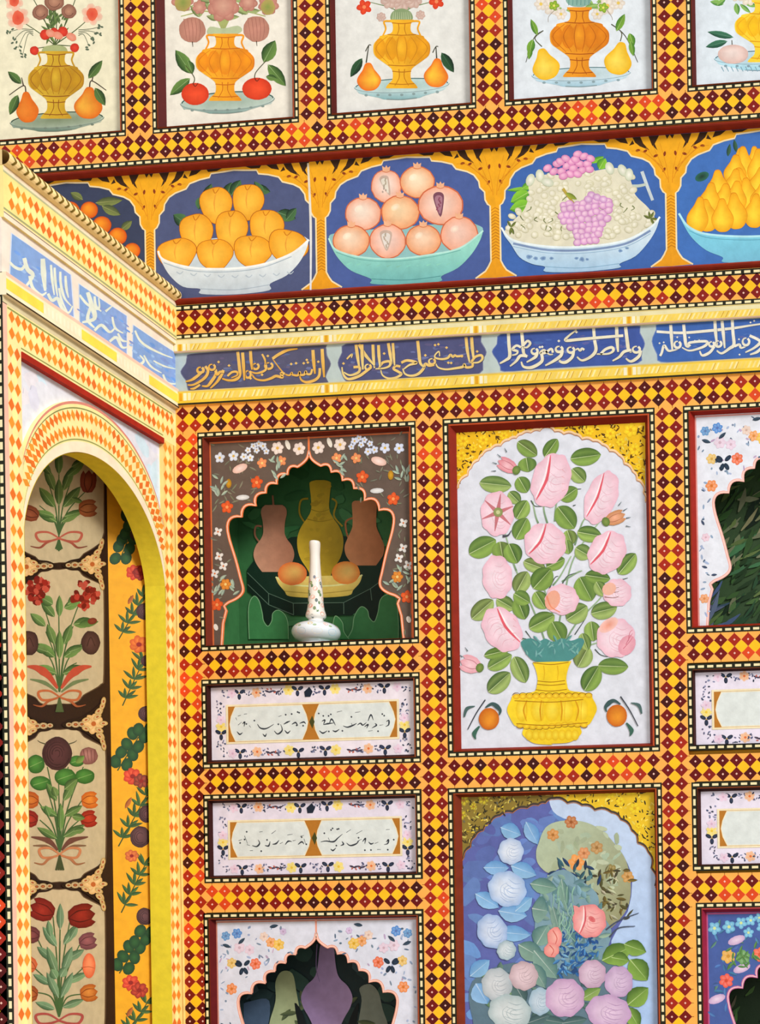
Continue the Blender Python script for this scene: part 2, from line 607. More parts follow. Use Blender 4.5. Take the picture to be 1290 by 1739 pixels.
# rope-carved cornice: half round with slanted dark cuts
s = Solid()
zc, rr, n = 2580, 10.5, 9
F = LEFT
prev = None
for i in range(n + 1):
    a = -math.pi / 2 + math.pi * i / n
    z, h = zc + rr * math.sin(a), .003 + .011 * math.cos(a)
    if prev:
        s.quad(F(-440, prev[0], prev[1]), F(0, prev[0], prev[1]), F(0, z, h), F(-440, z, h), '#ffe2a0')
    prev = (z, h)
s.quad(F(-440, 2590.5, .003), F(0, 2590.5, .003), F(0, 2590.5, -.16), F(-440, 2590.5, -.16), '#e5c78a')
s.quad(F(-440, 2569.5, .003), F(0, 2569.5, .003), F(0, 2569.5, -.16), F(-440, 2569.5, -.16), '#e5c78a')
s.quad(F(-440, 2569.5, .003), F(-440, 2590.5, .003), F(-440, 2590.5, -.16), F(-440, 2569.5, -.16), '#e5c78a')
y = -434
while y < -4:
    for k in range(6):
        a0, a1 = -.8 + k * .25, -.8 + (k + 1) * .25
        def q(a, dy):
            z, h = zc + rr * math.sin(a), .0034 + .0113 * math.cos(a)
            return F(y + dy + 5.5 * (1 - abs(a + .05) / .8) , z, h)
        w = 4.0
        s.quad(q(a0, 0), q(a0, w), q(a1, w), q(a1, 0), '#7a6420')
    y += 13.2
TRIM[0] += 1
setting(s.build('trim_%d' % TRIM[0], M_BAND))
b = Band(LEFT); base(b, -440, 2420, 0, 2497, '#f1e4d6', -0.012, 0.0); trim(b)
b = Band(LEFT); base(b, -440, 2389, 0, 2421, '#f8ebc8', -0.012, 0.006); b.h = .006
b.rect(-440, 2416, 0, 2421, '#f3c9b4', 2)
for u in range(-440, 0, 9):
    if (u // 90) % 2:
        b.rect(u, 2397, u + 9, 2412, '#f7e054', 2)
    else:
        b.rect(u + 1, 2398, u + 5, 2410, '#fbf2d4', 2)
b.rect(-440, 2389, 0, 2391.5, '#3a2c16', 3)  # shadow line under the gold band, painted on
trim(b)
b = Band(LEFT); base(b, -440, 2324, 0, 2389, '#ffe9a2', -0.012, 0.0)
b.rect(-440, 2379, 0, 2389, '#d9cda6', 1); b.rect(-430, 2374.5, -12, 2377, '#8f9a58', 2)  # first strip: shade below the cornice, painted on
b.lattice(-428, -6, (2343, 2366), False, 13.8, 9, True, rx=6.6)
b.rect(-402, 2329, -40, 2331, '#8f9a58', 2)
trim(b)
# uprights with one column of orange diamonds
b = Band(LEFT); base(b, -440, 0, YO0, 2324, '#ffe4a4', -0.012, 0.0)
b.rect(-440, 1100, -431, 2380, '#f3c0aa', 1)
b.lattice(1100, 2330, (-424.5, -410.5), True, 25, 9.5, True, rx=6.6)
trim(b)
b = Band(LEFT); base(b, YO1, 0, 0, 2324, '#ffd680', -0.012, 0.0)
b.lattice(1100, 2324, (-34, -20), True, 23.5, 9, True, rx=6.4)
b.rect(-9, 1100, -7, 2324, '#b98a3a', 2)
trim(b)
# archivolt: a ring band clipped by the uprights, with two rows of orange diamonds
s = Solid()
N = 64
R2, DZ = 188, 71
def arcpt(r, a):
    """the band rises evenly: each line of it is the opening's arch lifted"""
    t_ = (r - RA) / (RB - RA)
    y, z = YC + (RA + (R2 - RA) * t_) * math.cos(a), ZS + DZ * t_ + (RA + (R2 - RA) * t_) * math.sin(a)
    return (max(YO0, min(YO1, y)), z)
def ring(r, i):
    a = math.pi * i / N
    return arcpt(r, a)
for i in range(N):
    for r0, r1, col, h in ((RA, RA + 16, '#fbe6c8', 0.0), (RA + 16, RB, '#ffe9a2', 0.0)):
        a, c, d, e = ring(r0, i), ring(r0, i + 1), ring(r1, i + 1), ring(r1, i)
        s.hexa([LEFT(*a, h), LEFT(*c, h), LEFT(*d, h), LEFT(*e, h), LEFT(*a, -.012), LEFT(*c, -.012), LEFT(*d, -.012), LEFT(*e, -.012)], col)
    for r0, r1, col in ((RA + 18, RA + 20, '#8f9a58'), (RB - 11, RB - 9, '#7f8a52'), (RB - 4, RB, '#d98a7a')):
        a, c, d, e = ring(r0, i), ring(r0, i + 1), ring(r1, i + 1), ring(r1, i)
        s.quad(LEFT(*a, 6e-5), LEFT(*c, 6e-5), LEFT(*d, 6e-5), LEFT(*e, 6e-5), col)
for r, nn in ((RA + 31, 50), (RA + 55, 50)):
    for i in range(nn):
        a = math.pi * (i + .5) / nn
        y, z = arcpt(r, a)
        if not (YO0 + 6 < y < YO1 - 6):
            continue
        er, et = (math.cos(a), math.sin(a)), (-math.sin(a), math.cos(a))
        q = [LEFT(y + 8.6 * dx * er[0] + 5.6 * dy * et[0], z + 8.6 * dx * er[1] + 5.6 * dy * et[1], 1.2e-4) for dx, dy in ((1, 0), (0, 1), (-1, 0), (0, -1))]
        s.quad(*q, random.choice(('#f0862a', '#ee9a34', '#e8742a')))
TRIM[0] += 1
setting(s.build('trim_%d' % TRIM[0], M_BAND))
# smooth yellow reveal lining the arch
s = Solid()
Q = [(YO1, 0), (YO1, ZS)] + [p for p in arch(RA, YO0, YO1, 0, 60)] + [(YO0, ZS), (YO0, 0)]
for i in range(len(Q) - 1):
    a, c = Q[i], Q[i + 1]
    def ins(p):
        if p[1] <= ZS:
            return (p[0] + (0.8 if p[0] < YC else -0.8), p[1])
        r = math.hypot(p[0] - YC, p[1] - ZS)
        return (YC + (p[0] - YC) * (1 - .8 / r), ZS + (p[1] - ZS) * (1 - .8 / r))
    a, c = ins(a), ins(c)
    s.quad(LEFT(*a, -.0), LEFT(*c, -.0), LEFT(*c, -.0355), LEFT(*a, -.0355), '#f0dc3a')
TRIM[0] += 1
setting(s.build('trim_%d' % TRIM[0], M_PAINT))
# ------------------------------------------------------------------ painted motifs
def crop(pl, ox, oy, sc):
    """draw in the coordinates of an enlarged detail of the wall"""
    return lambda x, y, h=0.0: pl(ox + x / sc, oy + y / sc, h)
def arc(cx, cy, rx, ry, a0, a1, n=14, tilt=0.0):
    P = []
    for i in range(n + 1):
        a = math.radians(a0 + (a1 - a0) * i / n)
        P.append((cx + rx * math.cos(a), cy + ry * math.sin(a) + tilt * rx * math.cos(a)))
    return P
def fluted_vase(A, cx, y0, y1, wb, c_lo, c_mid, c_hi, line, handles=True):
    """squat fluted vase: rim, neck, lobed belly, waist, foot"""
    prof = [(0, .42), (.035, .40), (.05, .33), (.14, .31), (.2, .40), (.235, .74), (.27, .8), (.34, .96), (.42, 1.0), (.52, .95), (.6, .72), (.68, .45), (.73, .34), (.8, .31), (.88, .34), (.94, .48), (.99, .56), (1, .5)]
    h = y1 - y0
    Lp = cat([(cx - w_ * wb, y0 + t * h) for t, w_ in prof], 3)
    Rp = cat([(cx + w_ * wb, y0 + t * h) for t, w_ in prof], 3)
    A.poly(Lp + Rp[::-1], c_hi, (cx - wb * .2, 0, cx + wb * 1.05, 0, c_lo))
    # lobes of the belly
    for k in (-2, -1, 0, 1, 2):
        x = cx + k * wb * .38
        rx = wb * .25 * (1 - .1 * abs(k))
        ry = h * .19 * (1 - .1 * abs(k))
        A.ell(x, y0 + h * .42, rx, ry, c_mid if k else c_hi, mix(c_lo, c_mid, .45), n=18, hx=-rx * .2, hy=-ry * .2)
    for k in (-2.5, -1.5, -.5, .5, 1.5, 2.5):
        x = cx + k * wb * .36
        A.stroke([(cx + k * wb * .2, y0 + h * .24), (x, y0 + h * .42), (cx + k * wb * .18, y0 + h * .64)], wb * .015, mix(line, c_mid, .3), wb * .015, wb * .032)
    for k in (-1, 1):
        A.stroke([(cx + k * wb * .12, y0 + h * .05), (cx + k * wb * .10, y0 + h * .14), (cx + k * wb * .16, y0 + h * .22)], wb * .03, line, wb * .02)
        A.stroke([(cx + k * wb * .1, y0 + h * .72), (cx + k * wb * .09, y0 + h * .84), (cx + k * wb * .24, y0 + h * .96)], wb * .03, line, wb * .02)
    for t, q in ((.045, .34), (.215, .5), (.66, .48), (.75, .33), (.93, .44)):
        A.stroke([(cx - q * wb, y0 + t * h), (cx, y0 + (t + .012) * h), (cx + q * wb, y0 + t * h)], wb * .03, line)
    if handles:
        for k in (-1, 1):
            A.stroke([(cx + k * wb * .40, y0 + h * .02), (cx + k * wb * .62, y0 + h * .03), (cx + k * wb * .56, y0 + h * .13), (cx + k * wb * .66, y0 + h * .23)], wb * .07, c_mid, wb * .05)
def dish(A, cx, cy, rx, ry, dep, tilt, c_in, c_out, line, c_edge=None):
    """shallow footed dish seen a little from above"""
    c_edge = c_edge or c_out
    ext = arc(cx, cy, rx, ry, 180, 0, 10, tilt)
    low = [(cx + rx * .86, cy + dep * .55 + tilt * rx * .86), (cx + rx * .5, cy + dep * .9 + tilt * rx * .5), (cx + rx * .3, cy + dep * 1.1 + tilt * rx * .3),
           (cx - rx * .3, cy + dep * 1.1 - tilt * rx * .3), (cx - rx * .5, cy + dep * .9 - tilt * rx * .5), (cx - rx * .86, cy + dep * .55 - tilt * rx * .86)]
    A.poly(cat([(cx - rx, cy - tilt * rx)] + [(cx - rx * .93, cy + ry * .6 - tilt * rx)] + low[::-1] + [(cx + rx * .93, cy + ry * .6 + tilt * rx), (cx + rx, cy + tilt * rx)], 4) + arc(cx, cy, rx, ry, 0, -180, 12, tilt), c_out, (0, cy, 0, cy + dep * 1.2, c_edge))
    A.blob(arc(cx, cy, rx * .96, ry * .9, 0, 352, 24, tilt), c_in, mix(c_in, c_out, .5))
    A.stroke(arc(cx, cy, rx * .97, ry * .92, 180, 360, 16, tilt), ry * .12, line)
    A.stroke(arc(cx, cy, rx, ry, 0, 180, 16, tilt), ry * .09, mix(line, c_out, .4))
    A.stroke([(cx - rx * .32, cy + dep * 1.06 - tilt * rx * .3), (cx, cy + dep * 1.14), (cx + rx * .32, cy + dep * 1.06 + tilt * rx * .3)], dep * .08, mix(line, c_out, .3))
    for k in range(7):
        t = -0.75 + k * .25
        A.ell(cx + rx * t, cy + dep * .62 + ry * .25 * (1 - abs(t)) + tilt * rx * t, rx * .035, dep * .1, mix(line, c_out, .35))
def pear(A, x, y, w, h, ang, c_hi, c_mid, c_lo, hx=.25):
    """pear, (x,y) = middle of the base, ang = lean of the neck"""
    a = math.radians(ang)
    prof = [(0, .0), (.02, .38), (.12, .72), (.3, .96), (.45, .95), (.6, .74), (.75, .48), (.9, .33), (.98, .2), (1, 0)]
    def T(u, v):
        return (x + v * math.cos(a) + u * math.sin(a), y - u * math.cos(a) + v * math.sin(a))
    P = [T(t * h, -q * w / 2) for t, q in prof] + [T(t * h, q * w / 2) for t, q in prof[-2:0:-1]]
    P = cat(P, 3, True)
    c = T(h * .38, -w * hx)
    A.blob(P, c_hi, c_lo, c[0], c[1], rings=(.3, .6, .85, 1), pw=1.3)
    c = T(h * .3, w * .12)
    return T(h, 0)
def ball(A, x, y, rx, ry, c_hi, c_lo, hx=-.25, hy=-.25, n=22, wob=.012, ang=0, line=None):
    P = A.ell(x, y, rx, ry, c_hi, c_lo, ang, n, wob, 0, rx * hx, ry * hy, 1.4)
    if line:
        A.stroke(P + [P[0]], rx * .06, line, smooth=False)
def bloom(A, x, y, r, n, c1, c2, cen, ang=0, sq=1.0):
    for i in range(n):
        a = math.radians(ang) + 2 * math.pi * i / n
        A.ell(x + r * .5 * math.cos(a), y + r * .5 * math.sin(a) * sq, r * .52, r * .40 * sq, c1, c2, math.degrees(a), 12, .06)
    A.ell(x, y, r * .24, r * .24 * sq, cen)
def rose(A, x, y, rx, ry, ang, c_hi='#f7dde2', c_lo='#eaa9b4', slit='#e0525f', line='#d98a98', n=26, slit_k=1.0, fold=-.35):
    """full-blown rose: scalloped head, folded outer petal with a crimson crease, fine petal lines"""
    a = math.radians(ang)
    def T(u, v):
        return (x + u * math.cos(a) - v * math.sin(a), y + u * math.sin(a) + v * math.cos(a))
    P = []
    ph = random.random() * 6
    for i in range(44):
        t = 2 * math.pi * i / 44
        q = 1 + .035 * math.cos(8 * t + ph) + .012 * math.sin(13 * t)
        P.append(T(rx * q * math.cos(t), ry * q * math.sin(t)))
    c = T(-rx * .15, ry * .1)
    A.blob(P, c_hi, c_lo, c[0], c[1], rings=(.3, .6, .85, 1), pw=1.8)
    for i in range(5):
        v = -.55 + i * .28
        L = math.sqrt(max(.05, 1 - v * v)) * .62
        A.stroke([T(rx * (-L * .7 + .2), ry * v), T(rx * .25, ry * (v + .1)), T(rx * (L), ry * (v - .04))], rx * .012, line, rx * .012, rx * .04)
    # inner heart of petals
    for k, q in ((.55, .06), (.36, .1), (.2, .2)):
        A.stroke([T(rx * (.22 + k * math.cos(t_)), ry * (.05 + k * .9 * math.sin(t_))) for t_ in [j * .7 + q * 9 for j in range(6)]], rx * .02, mix(line, c_hi, .35), rx * .02, rx * .045)
    if slit_k > 0:
        S = [T(rx * (fold + .22 * math.cos(v * 1.5) - .14), ry * v) for v in (-.86, -.5, -.15, .2, .55, .84)]
        A.stroke(S, rx * .03, slit, rx * .03, rx * .2 * slit_k)
        S = [T(rx * (fold + .22 * math.cos(v * 1.5) - .24), ry * v) for v in (-.8, -.5, -.15, .2, .55, .78)]
        A.stroke(S, rx * .03, mix(c_hi, '#ffffff', .5), rx * .03, rx * .12)
def tulip(A, x, y, w, h, ang, c_hi, c_lo, dark, petals=3):
    """tulip, (x,y) = base of the cup, ang 0 = upright"""
    a = math.radians(ang)
    def T(u, v):
        return (x + u * math.cos(a) + v * math.sin(a), y + u * math.sin(a) - v * math.cos(a))
    tops = [(.5, .82), (.36, 1.0), (.22, .86), (0, 1.04), (-.22, .86), (-.36, 1.0), (-.5, .82)]
    P = [(0, 0), (.3, .04), (.5, .3), (.54, .6)] + tops + [(-.54, .6), (-.5, .3), (-.3, .04)]
    P = [T(u * w, v * h) for u, v in P]
    A.blob(P, c_hi, c_lo, *T(-.05 * w, .5 * h), rings=(.4, .75, 1))
    A.stroke([T(0, 0), T(-.24 * w, .4 * h), T(-.2 * w, .86 * h)], w * .03, dark, w * .02, w * .06)
    A.stroke([T(0, 0), T(.24 * w, .4 * h), T(.2 * w, .86 * h)], w * .03, dark, w * .02, w * .06)
def fern(A, x, y, x1, y1, w, col, n=6, c2=None):
    """stem with paired pointed leaves"""
    c2 = c2 or mix(col, '#10200c', .45)
    A.stroke([(x, y), ((x + x1) / 2 + w * .2, (y + y1) / 2), (x1, y1)], w * .12, c2, w * .05)
    ang = math.degrees(math.atan2(y1 - y, x1 - x))
    for i in range(n):
        t = (i + .6) / n
        px, py = x + (x1 - x) * t, y + (y1 - y) * t
        for sg in (-1, 1):
            A.leaf(px, py, w * (1.15 - .5 * t), w * .42, ang + sg * (48 - 14 * t), jit(col, .2), c2, None)
# ------------------------------------------------------------------ upper row: white panels with a fluted vase on a dish
def upper_panel(name_lbl, out, inn, board, red='#5f1410'):
    t = thing('vase_panel', BACK((out[0] + out[2]) / 2, out[1], 0), name_lbl, 'painted panel', 'white flower panels of the upper row')
    carpentry(t, out, inn, board, red, 8)
    return t
GRN, DGR = '#5f8a3a', '#24401c'
# --- first: amber vase, orange pears
t = upper_panel('cream panel at top left, its amber vase between two upright orange pears with dark leaves', (-420, 2858, -81, 3240), (-405, 2870, -93, 3228), '#efe8c8')
mp = crop(back(), 0, 0, 2.481)
A = Art(mp, 2)
for p, q in (((230, 190), (75, 80)), ((230, 190), (388, 66)), ((230, 190), (170, 60)), ((230, 190), (288, 52)), ((230, 190), (230, 20)), ((225, 190), (145, 205)), ((240, 190), (312, 195)), ((230, 190), (190, 140)), ((235, 190), (262, 130)), ((230, 190), (120, -40)), ((230, 190), (330, -40))):
    A.stroke([p, ((p[0] + q[0]) / 2 + 8, (p[1] + q[1]) / 2), q], 5, '#4a5a30', 3)
for k in range(26):
    a = random.uniform(-150, -30)
    A.leaf(230 + random.uniform(-40, 40), random.uniform(60, 190), random.uniform(28, 60), random.uniform(8, 14), a, jit('#6f8a4a'), jit('#38482a'), None)
for sx in (-1, 1):
    for k in range(4):
        x0, y0 = 235 + sx * 95, 150 - k * 8
        x1, y1 = 235 + sx * (140 + k * 18), (235 - k * 34) if sx < 0 else (195 - k * 28)
        A.stroke([(x0, y0), ((x0 + x1) / 2, y0 - 4), (x1, y1)], 3, '#55604a', 2)
        for j in range(4):
            A.ell(x1 + random.uniform(-14, 14), y1 + random.uniform(-14, 14), 7, 4, jit('#5a6a55'), None, random.uniform(0, 180), 8)
for x, y, r in ((75, 75, 50), (388, 60, 46), (100, -60, 50), (360, -70, 50), (60, 5, 40)):
    bloom(A, x, y, r, 6, '#f4a78c', '#eecbb0', '#d23c28', 20)
    A.ell(x, y, r * .5, r * .6, '#dd4a34', '#e86a4a', 0, 12, .08)
for x, y, r in ((170, 52, 34), (290, 48, 32), (228, 5, 42), (160, -50, 44), (300, -55, 44)):
    A.ell(x, y, r, r * .95, '#c48f72', '#8a5a48', 0, 18, .05)
    A.stroke(arc(x, y, r * .6, r * .6, 20, 250, 8), 3, '#6e4436', 1)
for x, y, r in ((190, 146, 22), (264, 134, 22), (145, 213, 19), (314, 201, 19), (228, 135, 18)):
    A.ell(x, y, r, r, '#e8452f', '#c8301f', 0, 14, .04)
for x, y in ((212, 140), (300, 155), (245, 150)):
    A.ell(x, y, 22, 16, '#f0a48a', '#e58a6c', 30, 12, .1)
A.build('painted_bouquet', t)
A = Art(mp, 60)
dish(A, 240, 505, 198, 34, 42, -.06, '#7c8a6a', '#b9c8b4', '#2a4030', '#5f7a6a')
A.build('painted_dish', t)
A = Art(mp, 80)
A.poly(cat([(175, 225), (185, 198), (230, 190), (275, 198), (285, 225), (260, 215), (245, 232), (230, 216), (212, 232), (198, 215)], 3, True), '#a9b27a')
fluted_vase(A, 236, 215, 500, 118, '#b07a14', '#c9971c', '#d9b02e', '#8a4c10')
A.build('painted_vase', t)
for (x, y, w_, h_, a), lv in ((((120, 516, 96, 130, -5)), ((90, 352, 76, 34, 222), (75, 400, 90, 40, 112))), ((368, 500, 122, 134, 4), ((372, 330, 96, 38, -52), (400, 370, 86, 40, 60)))):
    A = Art(mp, 140)
    tip = pear(A, x, y, w_, h_, a, '#f3b23c' if x > 200 else '#f08a2c', '#e88a20', '#df6a14')
    sx = 1 if x > 200 else -1
    A.stroke([tip, (tip[0] + sx * 10, tip[1] - 26), (tip[0] + sx * 70, tip[1] + 14)], 5, '#3a2a1c', 3)
    A.stroke([(tip[0] + sx * 10, tip[1] - 26), (tip[0] + sx * 18, tip[1] - 60)], 5, '#3a2a1c', 3)
    for l in lv:
        A.leaf(*l, '#5f8040', '#20381c', '#86a060')
    A.build('painted_pear', t)

# --- second: orange vase, red pomegranates
t = upper_panel('cream panel second from left in the upper row, orange vase between two red pomegranates', (-33, 2858, 227, 3240), (-12, 2871, 212, 3226), '#efe9da')
A = Art(mp, 2)
for k in range(12):
    a = math.radians(-160 + k * 12.7)
    q = (940 + 190 * math.cos(a), 110 + 120 * math.sin(a))
    A.stroke([(940, 130), (940 + 60 * math.cos(a), 70 + 60 * math.sin(a)), q], 8, '#a8b06a', 4)
for k in range(22):
    A.leaf(random.uniform(830, 1060), random.uniform(0, 90), random.uniform(40, 70), 22, random.uniform(-180, 0), jit('#a9b878'), jit('#5a6a38'), '#d0d8a0')
for x, y, r in ((940, 25, 68), (768, 0, 48), (1130, 20, 44), (840, 30, 30), (1045, 10, 40)):
    bloom(A, x, y, r, 7, '#d9a08a', '#b87868', '#c98a74', 10)
    A.ell(x, y, r * .7, r * .7, '#dca890', '#c08070', 0, 16, .05)
for x, y, r in ((770, 10, 34), (1128, 30, 30)):
    A.ell(x, y, r, r * 1.1, '#8a9a4a', '#b5a05a', 0, 14, .06)
for x, y in ((810, 125), (1080, 122)):
    A.ell(x, y, 56, 55, '#cf8f7c', '#b8806c', 0, 20, .04)
    for k in range(5):
        A.stroke([(x - 36 + k * 16, y - 46), (x - 30 + k * 16, y), (x - 22 + k * 12, y + 46)], 3, '#a86e5e', 2)
    A.stroke([(x, y + 50), (x + 2, y + 72)], 4, '#4a3a2a', 2)
A.build('painted_bouquet', t)
A = Art(mp, 75)
dish(A, 958, 425, 198, 40, 46, -.06, '#a0b4a2', '#c9d8d0', '#3a5a52', '#7a9a92')
A.build('painted_dish', t)
A = Art(mp, 95)
A.poly(cat([(872, 140), (885, 112), (940, 120), (1000, 108), (1020, 128), (985, 148), (940, 140), (905, 150)], 3, True), '#b9c49a')
fluted_vase(A, 948, 142, 425, 124, '#e07a10', '#f59a18', '#f9ae24', '#c96a10')
A.build('painted_vase', t)
for x, y, rx, lv in ((822, 396, 58, ((806, 310, 120, 56, 236), (800, 330, 110, 46, 140), (790, 255, 60, 40, 70))), (1082, 374, 62, ((1110, 262, 104, 60, -62), (1128, 272, 118, 52, 50), (1120, 322, 50, 26, 12)))):
    A = Art(mp, 150)
    for l in lv:
        A.leaf(*l, '#6f9448', '#23421f', '#9ab878')
    A.stroke([(x - 10, y - 40), (x - 4, y - 70), (x + (40 if x > 900 else -40), y - 120)], 4, '#4a4a2a', 3)
    ball(A, x, y, rx, 47, '#f2512a', '#d23818', .1, .1)
    A.stroke([(x - 10, y - 46), (x, y - 32), (x + 12, y - 46)], 5, '#7a2a14', 3)
    A.build('painted_pomegranate', t)

# --- third: golden vase, orange-yellow pears
t = upper_panel('white panel third from left in the upper row, golden vase between two orange-yellow pears', (276, 2858, 534, 3240), (290, 2872, 521, 3226), '#e6e6e0')
mp = crop(back(), 480, 0, 2.932)
A = Art(mp, 2)
for k in range(9):
    a = math.radians(-165 + k * 18.5)
    A.stroke([(590, 70), (590 + 60 * math.cos(a), 50 + 50 * math.sin(a)), (590 + 180 * math.cos(a), 30 + 90 * math.sin(a))], 7, '#6a8048', 3)
for k in range(14):
    A.leaf(random.uniform(520, 660), random.uniform(-10, 60), random.uniform(30, 50), 14, random.uniform(-180, 0), jit('#a9b090'), jit('#6a7458'), None)
for x, y in ((405, 35), (765, 8)):
    bloom(A, x, y, 38, 5, '#e8502a', '#d83a1c', '#f08a5a', 30)
for x, y, r in ((590, 10, 52), (650, 0, 44), (530, 0, 44), (490, 85, 24), (685, 75, 24), (560, -30, 50), (630, -40, 50)):
    bloom(A, x, y, r, 7, '#dcc4b8', '#c4a294', '#cdb0a2', 12)
A.build('painted_bouquet', t)
A = Art(mp, 50)
dish(A, 592, 425, 236, 36, 62, -.045, '#a9c8c2', '#d3e6e6', '#2f5a5a', '#7fb0b4')
A.build('painted_dish', t)
A = Art(mp, 75)
A.poly(cat([(538, 98), (545, 60), (590, 42), (635, 58), (645, 98), (590, 104)], 4, True), '#8a9f72')
for k in range(9):
    A.stroke([(548 + k * 11, 96), (552 + k * 10, 60)], 4, '#b9c49a', 2)
fluted_vase(A, 592, 98, 440, 142, '#d88a10', '#f0a818', '#f8bd2a', '#b8720e')
A.build('painted_vase', t)
for x, y, w_, h_, a, lv, st in ((432, 452, 122, 140, -3, (395, 290, 110, 44, 122), ((415, 312), (428, 225))), (758, 434, 124, 144, 5, (790, 262, 116, 50, 58), ((766, 290), (762, 232)))):
    A = Art(mp, 140)
    A.leaf(*lv, '#2f5a36', '#12281a', '#4a7050')
    A.stroke(st, 6, '#3a3a2a', 4)
    A.stroke([(st[1][0] - 16, st[1][1] + 30), st[1], (st[1][0] + 12, st[1][1])], 5, '#3a3a2a', 3)
    pear(A, x, y, w_, h_, a, '#fbc83a', '#f0a020', '#ec6f1c', .2 if x > 600 else -.25)
    A.build('painted_pear', t)

# --- fourth: lobed orange vase, yellow pears
t = upper_panel('white panel in the upper row with an orange lobed vase between two lemon-yellow pears', (582, 2858, 840, 3240), (596, 2870, 828, 3226), '#e2eaf0')
mp = crop(back(), 850, 0, 2.932)
A = Art(mp, 2)
for k in range(16):
    A.leaf(random.uniform(240, 560), random.uniform(-20, 60), random.uniform(40, 70), 20, random.uniform(-200, 20), jit('#a8c870'), jit('#6a9448'), None)
for x, y, r in ((250, 30, 46), (530, 30, 46), (300, 70, 30), (480, 70, 30), (200, 20, 34), (585, 15, 34), (390, -20, 60)):
    bloom(A, x, y, r, 6, '#f2ece0', '#dccfc0', '#e8c860', 0)
for x, y, r in ((265, 28, 26), (510, 38, 26)):
    bloom(A, x, y, r, 5, '#a8c83c', '#78a028', '#e8e070')
A.stroke([(280, 40), (240, 80), (236, 110)], 3, '#9a8a7a', 2)
A.stroke([(520, 40), (550, 80), (556, 100)], 3, '#9a8a7a', 2)
A.build('painted_bouquet', t)
A = Art(mp, 70)
dish(A, 400, 368, 246, 34, 56, -.035, '#bcd2d6', '#d4e8f2', '#3f6a6e', '#a0c8d8')
A.build('painted_dish', t)
A = Art(mp, 92)
A.poly(cat([(325, 5), (330, -40), (390, -50), (450, -40), (448, 8), (420, 30), (390, 34), (350, 28)], 4, True), '#86b0a2')
for k in range(6):
    A.stroke([(338 + k * 20, 26), (340 + k * 20, -20)], 4, '#5f8f86', 3)
fluted_vase(A, 392, 36, 384, 148, '#d0700c', '#e88a16', '#f2a022', '#a85008', False)
A.build('painted_vase', t)
for x, y, w_, h_, a, tw in ((240, 395, 140, 158, -14, ((205, 232), (170, 190), (212, 152))), (570, 370, 140, 164, 12, ((595, 205), (600, 160), (550, 120)))):
    A = Art(mp, 150)
    pear(A, x, y, w_, h_, a, '#fbe05a', '#f6d23a', '#f0b818', .1)
    A.stroke(tw, 5, '#5a5a3a', 4)
    if x < 400:
        A.stroke([(212, 152), (165, 190), (125, 310)], 5, '#4a4a34', 3)
        for l in ((182, 175, 86, 30, 248), (160, 195, 80, 40, 105), (150, 235, 62, 26, 100)):
            A.leaf(*l, '#7fae3c', '#3f7a28', '#c8dc90')
    else:
        A.stroke([(550, 120), (620, 180), (682, 310)], 5, '#4a4a34', 3)
        for l in ((575, 155, 96, 38, -64), (640, 165, 70, 38, 72), (645, 205, 76, 30, 78)):
            A.leaf(*l, '#7fae3c', '#3f7a28', '#c8dc90')
    A.build('painted_pear', t)

# --- fifth: yellow vase cut by the picture's edge
t = upper_panel('white panel at the top right corner, yellow vase beside a pale pink fruit', (889, 2858, 1147, 3240), (903, 2870, 1135, 3226), '#dfeaf2')
A = Art(mp, 2)
for l in ((1110, 20, 70, 30, 190), (1170, 15, 60, 30, 80), (1190, 20, 70, 22, 40), (1120, -10, 60, 24, 140), (1210, 10, 70, 26, 20)):
    A.leaf(*l, '#8fc060', '#3f8038', '#d0e0a0')
for x, y in ((1230, -10), (1290, -30), (1180, -30), (1360, -10)):
    bloom(A, x, y, 40, 6, '#f2ecdc', '#dccfb8', '#e8d060')
A.build('painted_bouquet', t)
A = Art(mp, 25)
dish(A, 1290, 285, 228, 34, 58, -.03, '#bcd8e2', '#c8e8f4', '#3f5a6a', '#a8dcec')
for k in range(10):
    A.stroke([(1098 + k * 24, 332), (1110 + k * 24, 356)], 5, '#7fa8b8', 3)
A.build('painted_dish', t)
A = Art(mp, 50)
fluted_vase(A, 1310, 0, 310, 146, '#f0b010', '#fac81c', '#fdd83a', '#e09a10', False)
A.build('painted_vase', t)
A = Art(mp, 110)
for l in ((1158, 186, 132, 34, 192), (1128, 205, 112, 36, 165)):
    A.leaf(*l, '#3f7a5c', '#1c4a38', '#7aa890')
A.stroke([(1152, 235), (1150, 200)], 5, '#5a5a4a', 4)
ball(A, 1156, 270, 76, 48, '#f0ddd6', '#dcb8ae', -.1, -.2)
A.build('painted_fruit', t)
A = Art(mp, 110)
ball(A, 1440, 262, 76, 48, '#f0ddd6', '#dcb8ae', -.1, -.2)
A.build('painted_fruit', t)
